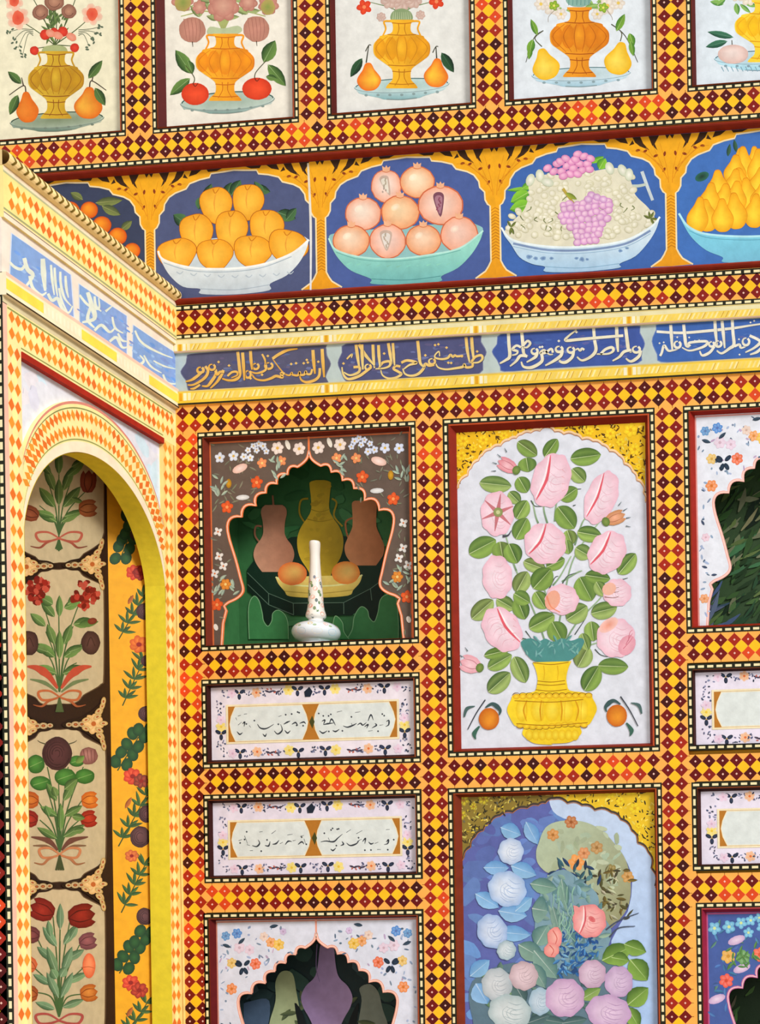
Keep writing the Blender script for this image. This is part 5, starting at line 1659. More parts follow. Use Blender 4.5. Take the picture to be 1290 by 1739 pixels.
# --- niche 3 (right edge): pale arch, recess of dark green brush strokes
t, mpf, xc, sc = niche('pale flowered niche cut by the right edge, its recess streaked dark green', NICHES[2], (873, 1974, 1256, 2346), '#e6eaf4', '#f2b0a8', '#3a5234', '#b02a1c')
GAIN[0] = 1.0
pale_flowers(t, NICHES[2])
GAIN[0] = 1.8
mp = Plane((0, .0985, 0), (0, -1, 0))
A = Art(mp, 2)
for k in range(760):
    x, y = random.uniform(1160, 1640), random.uniform(720, 1075)
    L = random.uniform(18, 56)
    a = math.radians(random.uniform(-75, -20) + (18 if y < 850 else 0))
    c = random.choice(('#2a4422', '#1a2c18', '#4a5a32', '#38502c', '#111f14', '#5a6048', '#33583a', '#6a6a4c' if y < 930 else '#1f3a24'))
    if x < 1225 and y > 980 and random.random() < .6: c = random.choice(('#3a4a6a', '#4a5068', '#2a3a4a'))
    A.stroke([(x, y), (x + L * .5 * math.cos(a) + 2, y + L * .5 * math.sin(a)), (x + L * math.cos(a), y + L * math.sin(a))], 2, jit(c, .12), 1, random.uniform(5, 12), 3)
A.build('painted_ground', t)

GAIN[0] = 1.0
# --- niche 4 (bottom right): blue flowered arch
t, mpf, xc, sc = niche('niche at the bottom right corner with a deep blue flowered arch', NICHES[3], (881, 1176, 1260, 1534), '#4a62a4', '#c86aa0', '#1c2c1a', '#a8284a')
u0, z0, u1, z1 = NICHES[3]
for side in (1, -1):
    A = Art(mpf)
    def Q(du, dz):
        return ((u0 + du) if side > 0 else (u1 - du), z1 - dz)
    for k in range(60):
        du, dz = random.uniform(6, 150), random.uniform(6, 130)
        if dz > 122 - (du - 20) * .66 and du > 30: continue
        p = Q(du, dz)
        A.leaf(p[0], p[1], random.uniform(10, 18), random.uniform(4, 6), random.uniform(0, 360), jit(random.choice(('#5f9ac8', '#4a86b0', '#6a9a7a', '#5a78c0')), .1), '#34507a', None)
    for k in range(26):
        p = Q(random.uniform(5, 32), random.uniform(90, 330))
        A.leaf(p[0], p[1], random.uniform(10, 18), 5, random.uniform(20, 160), jit('#5a8ac8'), '#3a5a9a', None)
    for du, dz, r in ((14, 26, 11), (38, 24, 11), (58, 18, 10), (74, 14, 9), (70, 34, 9), (92, 26, 9), (110, 20, 9), (88, 10, 8)):
        p = Q(du, dz)
        bloom(A, p[0], p[1], r, 5, '#9ad8ee', '#6ab0d8', '#d8e8a0', random.uniform(0, 60))
    for du, dz in ((50, 46), (58, 92), (16, 142)):
        p = Q(du, dz)
        A.ell(p[0], p[1], 15, 7, '#ead6ea', '#c8a8d0', 20 * side, 12)
    for du, dz, c in ((32, 112, '#ee5a44'), (88, 70, '#f06a4a'), (36, 72, '#e8b04a'), (60, 74, '#6aa05a')):
        p = Q(du, dz)
        bloom(A, p[0], p[1], 12, 6, mix(c, '#ffffff', .15), c, mix(c, '#802010', .3), 20)
    for k in range(20):
        p = Q(random.uniform(30, 80), random.uniform(60, 90))
        A.leaf(p[0], p[1], 14, 4, random.uniform(0, 360), '#6a9a5a', '#3f6a3a', None)
    A.build('painted_flowers', t)
A = Art(mp, 2)
for k in range(200):
    x, y = random.uniform(1200, 1640), random.uniform(1570, 1900)
    L = random.uniform(14, 36)
    a = math.radians(random.uniform(-80, -20))
    A.stroke([(x, y), (x + L * .5 * math.cos(a) + 2, y + L * .5 * math.sin(a)), (x + L * math.cos(a), y + L * math.sin(a))], 2, jit(random.choice(('#24381c', '#162412', '#3a5a2c', '#2f4a28', '#4a4a3a')), .12), 1, random.uniform(4, 9), 3)
A.build('painted_ground', t)
# ------------------------------------------------------------------ tall rose panel
t = thing('rose_panel', BACK(647, 1783, 0), 'tall white panel of pink roses in a golden vase, an orange sprig at each side', 'painted panel')
carpentry(t, (468, 1783, 826, 2346), (488, 1798, 808, 2325), '#dfe3ee', '#9c2a16', 9)
mp = crop(back(), 740, 690, 3.225)
# corner ornament: gold leafwork with a lobed cream-orange edge
A = Art(mp, 3)
EDGE_L = [(103, 560), (106, 500), (120, 440), (175, 372), (195, 330), (235, 290), (255, 262), (300, 232), (355, 210), (400, 180), (440, 168), (470, 148), (520, 138), (570, 128), (606, 108)]
EDGE_R = [(606, 108), (650, 132), (700, 146), (760, 150), (800, 176), (860, 185), (910, 205), (950, 240), (1000, 262), (1030, 310), (1075, 350), (1100, 400), (1128, 420), (1136, 470), (1146, 520)]
def scal(P, k):
    out = []
    for a, b in zip(P[:-1], P[1:]):
        dx, dy = b[0] - a[0], b[1] - a[1]
        for i in range(5):
            q = i / 5
            s_ = math.sin(math.pi * q) * k
            out.append((a[0] + dx * q + dy * s_, a[1] + dy * q - dx * s_))
    return out + [P[-1]]
def corners(A, tl, tr, EL, ER, gold, dark, rim, kn=1.0, dl=None, dr=None):
    for side, (corner, E) in enumerate(((tl, EL), (tr, ER))):
        S_ = scal(E, .16)
        A.poly(S_ + (corner if side else corner[::-1]) if side else S_ + corner, gold[side])
        x0, x1 = min(p[0] for p in E), max(p[0] for p in E)
        def inside(x, y):
            yy = [E[i][1] + (E[i + 1][1] - E[i][1]) * (x - E[i][0]) / ((E[i + 1][0] - E[i][0]) or 1) for i in range(len(E) - 1) if min(E[i][0], E[i + 1][0]) <= x <= max(E[i][0], E[i + 1][0])]
            return yy and y < min(yy) - 14
        n = 0
        for k in range(900):
            x = random.uniform(x0, x1)
            y = random.uniform(90, 520)
            if not inside(x, y) or y < corner[0][1] + (6 if side else 6): continue
            n += 1
            if n > 150 * kn: break
            c = dark if random.random() < .62 else mix(gold[side], '#fff27a', .5)
            a = random.uniform(0, 360)
            A.ell(x, y, random.uniform(7, 15), random.uniform(2.5, 5), jit(c, .2), None, a, 8)
        for sx, sy, r in (((150, 190, 34), (260, 185, 32), (372, 160, 26), (140, 270, 30), (205, 225, 22)) if not side else ((1065, 130, 40), (1088, 235, 34), (955, 150, 32), (840, 135, 26), (1010, 195, 26), (1110, 330, 18))):
            bloom(A, sx, sy, r, 6, mix(gold[side], '#ffee30', .7), gold[side], mix(gold[side], '#c87810', .4), random.uniform(0, 60))
        A.stroke(S_, 11, rim, smooth=False)
        A.stroke([(p[0], p[1] + 9) for p in S_], 3, '#c87830', smooth=False)
corners(A, [(606, 92), (103, 140)], [(1146, 84), (606, 92)], EDGE_L, EDGE_R, ('#f0bc1c', '#f0c020'), '#5a3a10', '#f6d2a4')
A.build('gold_corners', t)
Y2 = 871
A = Art(mp, 130)
for st in (((640, 1400), (640, 1150), (560, 900), (590, 760)), ((640, 1390), (700, 1050), (760, 820), (905, 620)), ((630, 1400), (560, 1180), (440, 900), (380, 700)), ((650, 1400), (760, 1200), (900, 1050), (960, 950)), ((620, 1400), (520, 1300), (420, 1250)), ((660, 1400), (780, 1330), (900, 1290)), ((610, 640), (590, 560), (600, 480)), ((650, 630), (655, 560), (670, 480)), ((560, 640), (545, 600), (530, 520)), ((760, 760), (800, 640), (830, 600)), ((440, 900), (420, 850), (400, 780)), ((690, 960), (770, 912), (800, 900)), ((640, 980), (680, 930), (740, 820))):
    A.stroke(st, 10, '#6f8f6a', 6, None, 6, '#a8c49a')
for st in (((520, 515), (540, 545), (580, 548)), ((745, 455), (795, 452)), ((750, 545), (765, 540)), ((690, 975), (720, 930), (768, 912)), ((620, 1000), (650, 940), (670, 930)), ((980, 960), (1050, 940)), ((870, 1330), (900, 1360), (940, 1372)), ((470, 1270), (520, 1280)), ((490, 1230), (520, 1270)), ((760, 1250), (820, 1160))):
    A.stroke(st, 6, '#43514a', 3)
bq = A.build('painted_bouquet', t)
LV = [(500, 232, 130, 84, 35), (630, 228, 120, 74, -55), (820, 276, 168, 96, -8), (780, 378, 100, 84, 45), (728, 480, 110, 84, -35), (326, 428, 176, 92, 6), (500, 320, 80, 100, 80), (475, 430, 96, 84, 60), (430, 500, 86, 66, 45), (470, 566, 116, 88, -60), (468, 670, 130, 96, -62), (712, 610, 150, 112, 52), (840, 700, 136, 88, 10), (732, 718, 84, 80, 70), (805, 800, 96, 88, 30), (720, 770, 80, 64, 80), (255, 770, 166, 112, -28), (358, 788, 96, 104, 80), (422, 806, 116, 100, 66), (1046, 862, 146, 90, -50),
      (540, 872, 130, 76, 20), (655, 858, 110, 76, -25), (470, 962, 130, 96, -62), (582, 944, 146, 116, -48), (820, 1000, 146, 124, 62), (885, 935, 140, 76, 8), (255, 1112, 156, 98, -42), (380, 1082, 110, 84, 30), (465, 1108, 126, 92, 68), (580, 1180, 156, 104, -28), (665, 1236, 124, 108, 62), (772, 1132, 136, 110, -34), (920, 1118, 146, 94, -14), (856, 1232, 110, 88, 82), (572, 1062, 110, 84, 58), (470, 1050, 100, 80, 30), (640, 1070, 80, 60, 40), (900, 1000, 90, 70, 60),
      (806, 1372, 126, 104, -62), (815, 1290, 100, 66, 70), (852, 1490, 156, 104, -60), (970, 1424, 166, 90, 2), (350, 1398, 150, 84, -30), (460, 1442, 156, 92, 66), (346, 1512, 160, 100, -42), (332, 1350, 140, 60, -14)]
LF = LV
for i, (x, y, ln, wd, a) in enumerate(LF):
    A = Art(mp, 150 + i)
    ar = math.radians(a)
    c1 = random.choice(('#9fbe62', '#8fb054', '#a8c070', '#88a850'))
    c2 = random.choice(('#4a6a30', '#3f6030', '#54743a', '#5a6a3a'))
    # broad rounded leaf
    bx0, by0 = x - math.cos(ar) * ln / 2, y - math.sin(ar) * ln / 2
    prof = [(0, 0), (.06, .42), (.2, .82), (.4, 1), (.62, .98), (.82, .7), (.94, .34), (1, 0)]
    def T(u, v):
        return (bx0 + u * ln * math.cos(ar) - v * math.sin(ar), by0 + u * ln * math.sin(ar) + v * math.cos(ar))
    for sgn, cA, cB in ((1, c1, mix(c1, c2, .35)), (-1, mix(c1, c2, .55), c2)):
        A.nxt()
        q = cat([(u, h) for u, h in prof], 3)
        mi = [A.pt(*T(u, 0), mix(cB, c2, .4)) for u, h in q]
        md = [A.pt(*T(u, sgn * h * wd * .27), cA) for u, h in q]
        ed = [A.pt(*T(u, sgn * h * wd / 2), cB) for u, h in q]
        for k in range(len(q) - 1):
            A.f.append((mi[k], mi[k + 1], md[k + 1], md[k]))
            A.f.append((md[k], md[k + 1], ed[k + 1], ed[k]))
    A.stroke([T(0, 0), T(.5, 0), T(.95, 0)], 4, '#c4d49a', 1.5)
    A.build('painted_leaf', bq)
PK = dict(c_hi='#f4dfea', c_lo='#ecbccd', slit='#e2606e', line='#e4b2c2')
RS = [(630, 405, 104, 152, 18, 1.15), (905, 500, 84, 152, 22, 1.1), (598, 752, 116, 112, 30, .8), (936, 800, 98, 124, 32, 1.1), (336, 935, 82, 120, -4, 0), (362, 1222, 100, 132, 146, 1.1), (690, 1058, 92, 84, 10, .0), (992, 1020, 78, 76, 0, 0), (985, 1268, 106, 108, 10, 0)]
for i, (x, y, rx, ry, a, sk) in enumerate(RS):
    A = Art(mp, 205 + i)
    rose(A, x, y, rx, ry, a, slit_k=sk, **PK)
    if i == 6:
        A.ell(x - 52, y + 4, 40, 56, '#f2b49a', '#eda890', 20, 14)
        A.stroke([(x - 84, y - 20), (x - 60, y + 40), (x - 10, y + 70)], 10, '#e89070', 5)
    if i == 7:
        for k in (-20, 0, 24):
            A.stroke([(x - 70, y + k), (x - 20, y + k * 1.2), (x + 10, y + k * 1.1 - 6)], 5, '#8a5a50', 2)
        A.ell(x - 44, y - 20, 40, 34, '#f4c0a8', '#f2b8a4', -30, 12)
    if i == 8:
        A.ell(x - 40, y - 70, 60, 32, '#f0a088', '#f2c4bc', -35, 14)
        A.ell(x + 60, y + 40, 44, 60, '#eab0bc', '#e6a0b2', 30, 14)
        for k in range(3):
            A.stroke([(x + 40 + k * 14, y + 60 - k * 22), (x + 76, y + 20 - k * 24), (x + 92, y - 4 - k * 20)], 4, '#c86a80', 2)
    if i == 5 or i == 0:
        for k in range(4):
            A.stroke([(x + 60, y + 40 * k - 60), (x + 80, y + 30 * k - 40)], 4, '#e8a8b0', 1)
    A.build('painted_rose', bq)
# the rose seen from behind with its star of sepals
A = Art(mp, 214)
rose(A, 335, 588, 90, 122, 0, slit_k=0, **PK)
for k in range(6):
    a = math.radians(-90 + k * 60 + 10)
    A.stroke([(338, 582), (338 + 46 * math.cos(a), 582 + 52 * math.sin(a)), (338 + 92 * math.cos(a), 582 + 104 * math.sin(a))], 30, '#c87880', 3, 16)
A.ell(340, 580, 26, 26, '#a8b070', '#88945a')
A.ell(340, 580, 11, 11, '#cfd49a')
A.stroke([(365, 712), (395, 706), (412, 680)], 14, '#4a4a54', 3)
A.build('painted_rose', bq)
# buds
for x, y, w_, h_, a, c1, c2 in ((440, 350, 70, 110, -62, '#f4c4cc', '#e08a96'), (930, 632, 70, 110, 68, '#f2b090', '#c88a5a'), (240, 1432, 90, 110, -70, '#f6d0d8', '#eaa8b4')):
    A = Art(mp, 220)
    tulip(A, x, y, w_, h_, a, c1, c2, mix(c2, '#803040', .4))
    ar = math.radians(a)
    for k in (-30, -10, 12, 34):
        b_ = ar + math.radians(k)
        x0, y0 = x + math.sin(b_) * h_ * 1.02, y - math.cos(b_) * h_ * 1.02
        A.stroke([(x0, y0), (x0 + math.sin(b_) * 26, y0 - math.cos(b_) * 26)], 6, '#5a6a70', 2)
    A.ell(x, y, 26, 22, '#8aa050', '#5f7a3a', a, 12)
    A.build('painted_bud', bq)
# teal collar of leaves at the mouth of the vase
A = Art(mp, 226)
A.poly(cat([(465, 1290), (520, 1270), (560, 1288), (600, 1272), (640, 1290), (690, 1270), (740, 1284), (790, 1268), (812, 1290), (780, 1350), (730, 1392), (640, 1404), (540, 1396), (490, 1350)], 3, True), '#4f8f8c')
for k in range(26):
    A.leaf(random.uniform(490, 780), random.uniform(1280, 1380), random.uniform(30, 50), 14, random.uniform(200, 340), jit('#7fb8b0', .12), '#3a7278', None)
A.build('painted_leaves', t)
# golden vase
A = Art(mp, 240)
V = [(528, 1402), (545, 1440), (556, 1490), (552, 1530), (538, 1562), (470, 1572), (420, 1584), (412, 1606), (394, 1640), (390, 1670), (404, 1704), (424, 1740), (440, 1752), (480, 1756), (472, 1790), (486, 1812), (520, 1838), (560, 1850), (640, 1854)]
A.poly(cat(V, 3) + [(1270 - x, y - 6) for x, y in cat(V, 3)[::-1]], '#f6d62e', (500, 0, 900, 0, '#f0c91e'))
for x in (470, 560, 635, 712, 800):
    A.ell(x, 1664, 42 if abs(x - 635) < 100 else 34, 64, '#fbe44a', '#eec41e', 0, 16)
for x in (480, 570, 690, 780):
    A.stroke([(x + (635 - x) * .12, 1610), (x, 1664), (x + (635 - x) * .1, 1724)], 5, '#d99a12', 5, 9)
    A.stroke([(x + 18, 1612), (x + 14, 1664), (x + 14, 1722)], 3, '#e8b01c', 3)
for k in range(12):
    A.ell(440 + k * 36, 1586 - (k - 6) * .6, 20, 15, '#f9dc3a', '#e0a81a', 0, 12)
    A.stroke(arc(440 + k * 36, 1584, 20, 15, 190, 350, 6), 4, '#7a5a14', 2)
for k in range(11):
    A.ell(460 + k * 35, 1748 + 8 * math.sin(k * .6), 20, 13, '#f8da34', '#e2ae18', 0, 12)
    A.stroke(arc(460 + k * 35, 1752 + 8 * math.sin(k * .6), 19, 12, 10, 170, 6), 4, '#8a6414', 2)
for k in range(8):
    A.ell(510 + k * 36, 1800, 22, 30, '#f8e040', '#e8bc1c', 0, 14)
for st in (((530, 1404), (630, 1414), (726, 1402)), ((556, 1504), (630, 1510), (706, 1502)), ((552, 1522), (630, 1528), (708, 1520)), ((545, 1552), (630, 1560), (716, 1550)), ((430, 1612), (630, 1620), (806, 1606)), ((440, 1738), (630, 1748), (830, 1732))):
    A.stroke(st, 4, '#a8740e', 4)
for x in (590, 665):
    A.stroke([(x, 1420), (x + 4, 1460), (x, 1500)], 4, '#e0aa14', 2)
A.build('painted_vase', t)
# orange sprigs
for sx, x, y in ((1, 290, 1712), (-1, 990, 1694)):
    A = Art(mp, 232)
    A.stroke([(x + sx * -20, y - 105), (x + sx * -70, y - 30), (x + sx * -116, y + 58)], 7, '#3a3f48', 5)
    A.stroke([(x + sx * -136, y - 10), (x + sx * -120, y - 56), (x + sx * -76, y - 70)], 8, '#4f6a68', 3, 20)
    A.stroke([(x + sx * -20, y - 62), (x + sx * 20, y - 82), (x + sx * 60, y - 50), (x + sx * 56, y - 20)], 6, '#3f5a5a', 4, 26)
    A.stroke([(x + sx * -52, y + 40), (x + sx * -80, y + 80), (x + sx * -72, y + 112)], 8, '#3f6a5a', 3, 26)
    ball(A, x, y, 56, 60, '#f09a2c', '#c8641a', .1, .15)
    A.build('painted_orange', t)

# ------------------------------------------------------------------ half-restored blue flower panel
t = thing('faded_flower_panel', BACK(647, 1186, 0), 'half-faded flower panel, blue-violet at left and pale sky blue at right, below the rose panel', 'painted panel')
carpentry(t, (466, 1176, 828, 1732), (487, 1190, 813, 1717), '#5f68ac', '#8c3418', 9)
mp = crop(back(), 740, 1300, 3.225)
A = Art(mp, 3)
for k in range(90):
    x, y = random.uniform(170, 700), random.uniform(220, 1400)
    c = mix('#5a62a6', '#74a0dc', max(0, min(1, (y - 350) / 400)) if x < 420 else .55)
    A.ell(x, y, random.uniform(40, 90), random.uniform(20, 50), jit(mix(c, random.choice(('#54589a', '#6a80c8', '#6a9ad8')), .4), .06), None, random.uniform(-60, 60), 12, .15)
A.poly(cat([(620, 196), (640, 250), (700, 290), (850, 330), (980, 430), (1050, 540), (1074, 640), (1050, 800), (960, 960), (980, 1150), (1050, 1300), (1060, 1700), (1240, 1700), (1240, 150), (640, 150)], 2, False), '#c3d6f2', (1000, 300, 1180, 1400, '#a9c8f4'))
A.build('painted_ground', t)
A = Art(mp, 100)
EL = [(140, 640), (146, 560), (152, 500), (190, 440), (216, 384), (260, 350), (300, 306), (350, 270), (420, 252), (500, 228), (560, 212), (600, 200), (642, 178)]
ER = [(642, 178), (720, 202), (800, 214), (870, 240), (960, 252), (1010, 290), (1070, 350), (1104, 420), (1160, 468), (1180, 560), (1200, 660)]
corners(A, [(642, 150), (128, 170)], [(1204, 130), (642, 150)], EL, ER, ('#8f7a34', '#ecc42c'), '#3c3420', '#4a4038', .8)
for k in range(70):
    x, y = random.uniform(140, 600), random.uniform(180, 420)
    if y > 520 - x * .58 - 30: continue
    A.ell(x, y, random.uniform(6, 12), 4, jit(random.choice(('#3a3428', '#b8a030', '#d8c040', '#6a6a5a')), .15), None, random.uniform(0, 180), 8)
A.build('gold_corners', t)
A = Art(mp, 150)
A.poly(cat([(560, 430), (600, 340), (680, 304), (800, 306), (900, 350), (980, 430), (1040, 520), (1066, 640), (1056, 760), (1000, 850), (930, 900), (900, 800), (860, 720), (760, 640), (700, 560), (620, 590), (560, 540), (548, 480)], 4, True), '#b5c4a8', (560, 400, 1050, 800, '#9a9a74'))
for k in range(50):
    x, y = random.uniform(620, 1000), random.uniform(340, 700)
    A.ell(x, y, random.uniform(14, 40), random.uniform(8, 20), jit(mix('#b5c4a8', random.choice(('#8f9a78', '#c8d0b0', '#a0b8a0')), .5), .05), None, random.uniform(0, 180), 9, .2)
for x, y, r, c in ((640, 380, 34, '#d08a44'), (740, 310, 36, '#b86a38'), (770, 530, 46, '#f09a4a'), (810, 480, 34, '#d88a58'), (880, 450, 36, '#b88a50'), (1050, 610, 34, '#c8924a'), (960, 570, 30, '#8a7a3a')):
    bloom(A, x, y, r, 6, mix(c, '#f4dcb0', .3), c, mix(c, '#5a3a18', .4), random.uniform(0, 60))
for k in range(60):
    x, y = random.uniform(880, 1050), random.uniform(560, 850)
    A.leaf(x, y, random.uniform(30, 60), random.uniform(10, 20), random.uniform(180, 360), jit(random.choice(('#7a6a34', '#5a5a34', '#a8a878', '#d0d0b0', '#4a4a3a')), .15), '#4a4024', None)
for k in range(26):
    x, y = random.uniform(610, 900), random.uniform(540, 720)
    A.leaf(x, y, random.uniform(40, 70), 18, random.uniform(180, 360), jit(random.choice(('#2f4a7a', '#3f6a78', '#2a3a4a', '#5a8a8a')), .15), '#26384a', None)
A.build('painted_patch', t)
A = Art(mp, 215)
A.poly(cat([(600, 620), (700, 570), (780, 620), (880, 700), (900, 800), (960, 900), (940, 1000), (900, 1100), (820, 1180), (680, 1200), (560, 1100), (540, 900), (560, 760)], 4, True), '#7d9fae')
A.poly(cat([(200, 1180), (420, 1080), (640, 1120), (860, 1060), (1040, 1120), (1060, 1300), (1000, 1480), (300, 1480), (200, 1380)], 4, True), '#5f7a8a')
for k in range(90):
    x, y = random.uniform(570, 900), random.uniform(620, 1140)
    A.leaf(x, y, random.uniform(40, 80), random.uniform(18, 34), random.uniform(180, 360), jit(random.choice(('#8fb0a0', '#a4bca4', '#6f94a0', '#8ab0c4', '#5f8a8a')), .1), '#587e86', None)
for k in range(50):
    x, y = random.uniform(260, 1000), random.uniform(1120, 1440)
    A.leaf(x, y, random.uniform(40, 80), random.uniform(18, 34), random.uniform(180, 360), jit(random.choice(('#6a8a7a', '#5a7a70', '#7a9a6a', '#4a6470')), .1), '#3f5a5c', None)
for (x, y, ln, wd, a, c) in ([(410, 360, 120, 90, 20, 'b'), (525, 370, 140, 80, 62, 'b'), (330, 560, 140, 80, 0, 'b'), (480, 575, 150, 90, 20, 'b'), (280, 740, 150, 90, 30, 'b'), (420, 810, 160, 100, 10, 'b'), (480, 760, 120, 80, -40, 'b'), (430, 920, 180, 90, 5, 'b'), (590, 660, 150, 90, 10, 'g'), (570, 790, 90, 150, 10, 'g'), (580, 930, 130, 110, -60, 'g'), (520, 1020, 160, 110, 30, 'g'), (240, 1110, 140, 90, -40, 'b'), (250, 1250, 130, 120, 60, 'b'), (600, 1090, 200, 120, 50, 'g'), (560, 1150, 160, 90, 60, 'g'), (700, 700, 160, 60, 80, 'g'), (660, 850, 170, 60, 75, 'g'), (850, 1250, 120, 70, -30, 'l'), (460, 1250, 120, 90, 60, 'd'), (640, 1400, 160, 60, 10, 'd'), (560, 1390, 140, 60, -20, 'd'), (760, 1400, 140, 60, -10, 'd')]):
    ar = math.radians(a)
    p = {'b': ('#92c0e6', '#6298d0'), 'g': ('#86a898', '#4f7878'), 'l': ('#9ab86a', '#5f8a3c'), 'd': ('#5a7a78', '#3a5458')}[c]
    A.leaf(x - math.cos(ar) * ln / 2, y - math.sin(ar) * ln / 2, ln, wd, a, jit(p[0], .08), p[1], mix(p[0], '#ffffff', .3))
for k in range(110):
    x, y = random.uniform(670, 880), random.uniform(900, 1140)
    A.leaf(x, y, random.uniform(26, 52), random.uniform(10, 18), random.uniform(0, 360), jit(random.choice(('#3a78b8', '#5aa0d8', '#2a5a9a', '#8ac0e0', '#2a4a7a')), .1), '#2a5088', None)
for k in range(24):
    x, y = random.uniform(640, 760), random.uniform(640, 900)
    A.stroke([(x, y), (x + random.uniform(-20, 20), y + 40), (x + random.uniform(-30, 30), y + 90)], 8, jit('#8ab0a0', .15), 4)
for st in (((930, 900), (1000, 850), (1110, 808)), ((950, 940), (1000, 890), (1090, 880))):
    A.stroke(st, 10, '#4a5468', 4)
bq = A.build('painted_bouquet', t)
for (x, y, ln, wd, a) in ((990, 1030, 180, 120, -25), (1090, 1000, 130, 90, 20), (1110, 1120, 150, 120, 50), (1105, 1265, 150, 110, -40), (1080, 1380, 130, 90, 60), (1010, 1060, 100, 80, 10)):
    A = Art(mp, 260)
    ar = math.radians(a)
    A.leaf(x - math.cos(ar) * ln / 2, y - math.sin(ar) * ln / 2, ln, wd, a, '#8ab050', '#46692c', '#b8d08a')
    A.build('painted_leaf', bq)
for i, (x, y, rx, ry, hi, lo, sl) in enumerate(((410, 470, 70, 72, '#e6eefa', '#a9c0e4', 0), (390, 676, 106, 96, '#e0eaf8', '#9fbce6', 0), (308, 908, 82, 96, '#d8e4f8', '#98b4e0', 0), (386, 1012, 52, 54, '#dce6ec', '#9ab4c0', 0), (334, 1200, 84, 92, '#d8dce0', '#a8b4bc', 0), (480, 1152, 78, 80, '#e4ccd4', '#bda4ac', 0), (570, 1292, 62, 76, '#ccdcea', '#9ab8cc', 0), (404, 1350, 118, 96, '#dde4e6', '#a8bcc0', 0), (706, 1272, 108, 106, '#e4c8e0', '#c39cc4', 0), (856, 1142, 76, 78, '#e0c8dc', '#bf9cb8', 0), (1000, 1184, 78, 86, '#dcc4e0', '#bc9cc4', 0), (945, 1350, 124, 94, '#e2c8e2', '#c09cc6', 0), (840, 852, 92, 92, '#f8c0bc', '#e88a8c', .7))):
    A = Art(mp, 268 + i)
    rose(A, x, y, rx, ry, random.uniform(-30, 30), hi, lo, '#d8606a', mix(lo, '#4a4a6a', .14), slit_k=sl)
    if i == 12:
        A.ell(x + 14, y - 10, 22, 14, '#d05a60', '#e07a7c', 40, 12)
        A.poly([(752, 766), (772, 770), (800, 790), (760, 830)], '#f09a98')
    A.build('painted_rose', bq)
for x, y, rx, ry in ((650, 945, 42, 60), (632, 1012, 44, 40)):
    A = Art(mp, 285)
    ball(A, x, y, rx, ry, '#f6b4a8', '#ea8a86', .1, -.2, 16, .1)
    A.stroke([(x - 10, y - ry * .7), (x + 12, y), (x, y + ry * .7)], 5, '#d0605a', 4)
    A.build('painted_bud', bq)
# ------------------------------------------------------------------ spandrels over the arch
s = Solid(); s.slab(LEFT, YO0, 2316, YO1, 2325, -.012, .002, '#a82a1c')
TRIM[0] += 1
setting(s.build('trim_%d' % TRIM[0], M_LACQ))
def spandrel(lbl, outer, sgn):
    P = []
    for i in range(31):
        a = math.pi / 2 - sgn * (math.pi / 2) * i / 30
        y, z = arcpt(RB, a)
        if (y - outer) * sgn > 0:
            y = outer
        P.append((y, min(z, 2315)))
        if abs(y - outer) < .01 and i:
            break
    x0 = P[0][0]
    pts = P + [(outer, 2316), (x0, 2316)]
    t = thing('spandrel_panel', LEFT((x0 + outer) / 2, 2200, -.01), lbl, 'wall panel', 'pale spandrels over the arch')
    s = Solid()
    s.extrude(LEFT, pts, -.013, -.007, '#dfe3ee')
    s.build('board', M_PAINT, t)
    A = Art(lambda y, z, h: LEFT(y, z, h - .007), 3)
    for k in range(60):
        y, z = random.uniform(min(x0, outer), max(x0, outer)), random.uniform(2080, 2310)
        if (z < ZS + DZ or math.hypot(y - YC, z - ZS - DZ) < R2 + 14): continue
        A.ell(y, z, random.uniform(10, 26), random.uniform(8, 20), jit(random.choice(('#d4e4f4', '#e2e6f0', '#dcdff0', '#cfe8f6', '#e8e6ee')), .02), None, random.uniform(0, 180), 12, .2)
    for k in range(14):
        y, z = random.uniform(min(x0, outer) + 6, max(x0, outer) - 6), random.uniform(2080, 2306)
        if (z < ZS + DZ or math.hypot(y - YC, z - ZS - DZ) < R2 + 14): continue
        A.stroke([(y, z), (y + random.uniform(-4, 4), z + random.uniform(4, 9))], 1.2, '#b4b8c8', .5)
    A.build('faded_paint', t)
spandrel('pale blue spandrel panel over the arch on the outer side, away from the corner', YO0, -1)
spandrel('pale blue spandrel panel over the arch on the side next to the corner', YO1, 1)

# ------------------------------------------------------------------ flowered lining of the arched niche
BX = -0.08
NB = left(BX + .0005)
s = Solid()
s.hexa([Vector(p) for p in ((BX, -.372, .6), (BX, -.074, .6), (BX, -.074, 2.40), (BX, -.372, 2.40), (-.086, -.372, .6), (-.086, -.074, .6), (-.086, -.074, 2.40), (-.086, -.372, 2.40))], '#2b1812')
tb = thing('flower_board', (BX, -.22, 1.2), 'dark brown flower board in the arched niche, bouquets in stacked cream medallions', 'painted panel')
s.build('board', M_PAINT, tb)
def TA(x, y): return (x / 3.222, 660 + y / 3.222)
def TC(x, y): return (x / 3.109, 1180 + y / 3.109)
Ap = lambda x, y, h=0.0: NB(x / 3.222, 660 + y / 3.222, h)
Cp = lambda x, y, h=0.0: NB(x / 3.109, 1180 + y / 3.109, h)
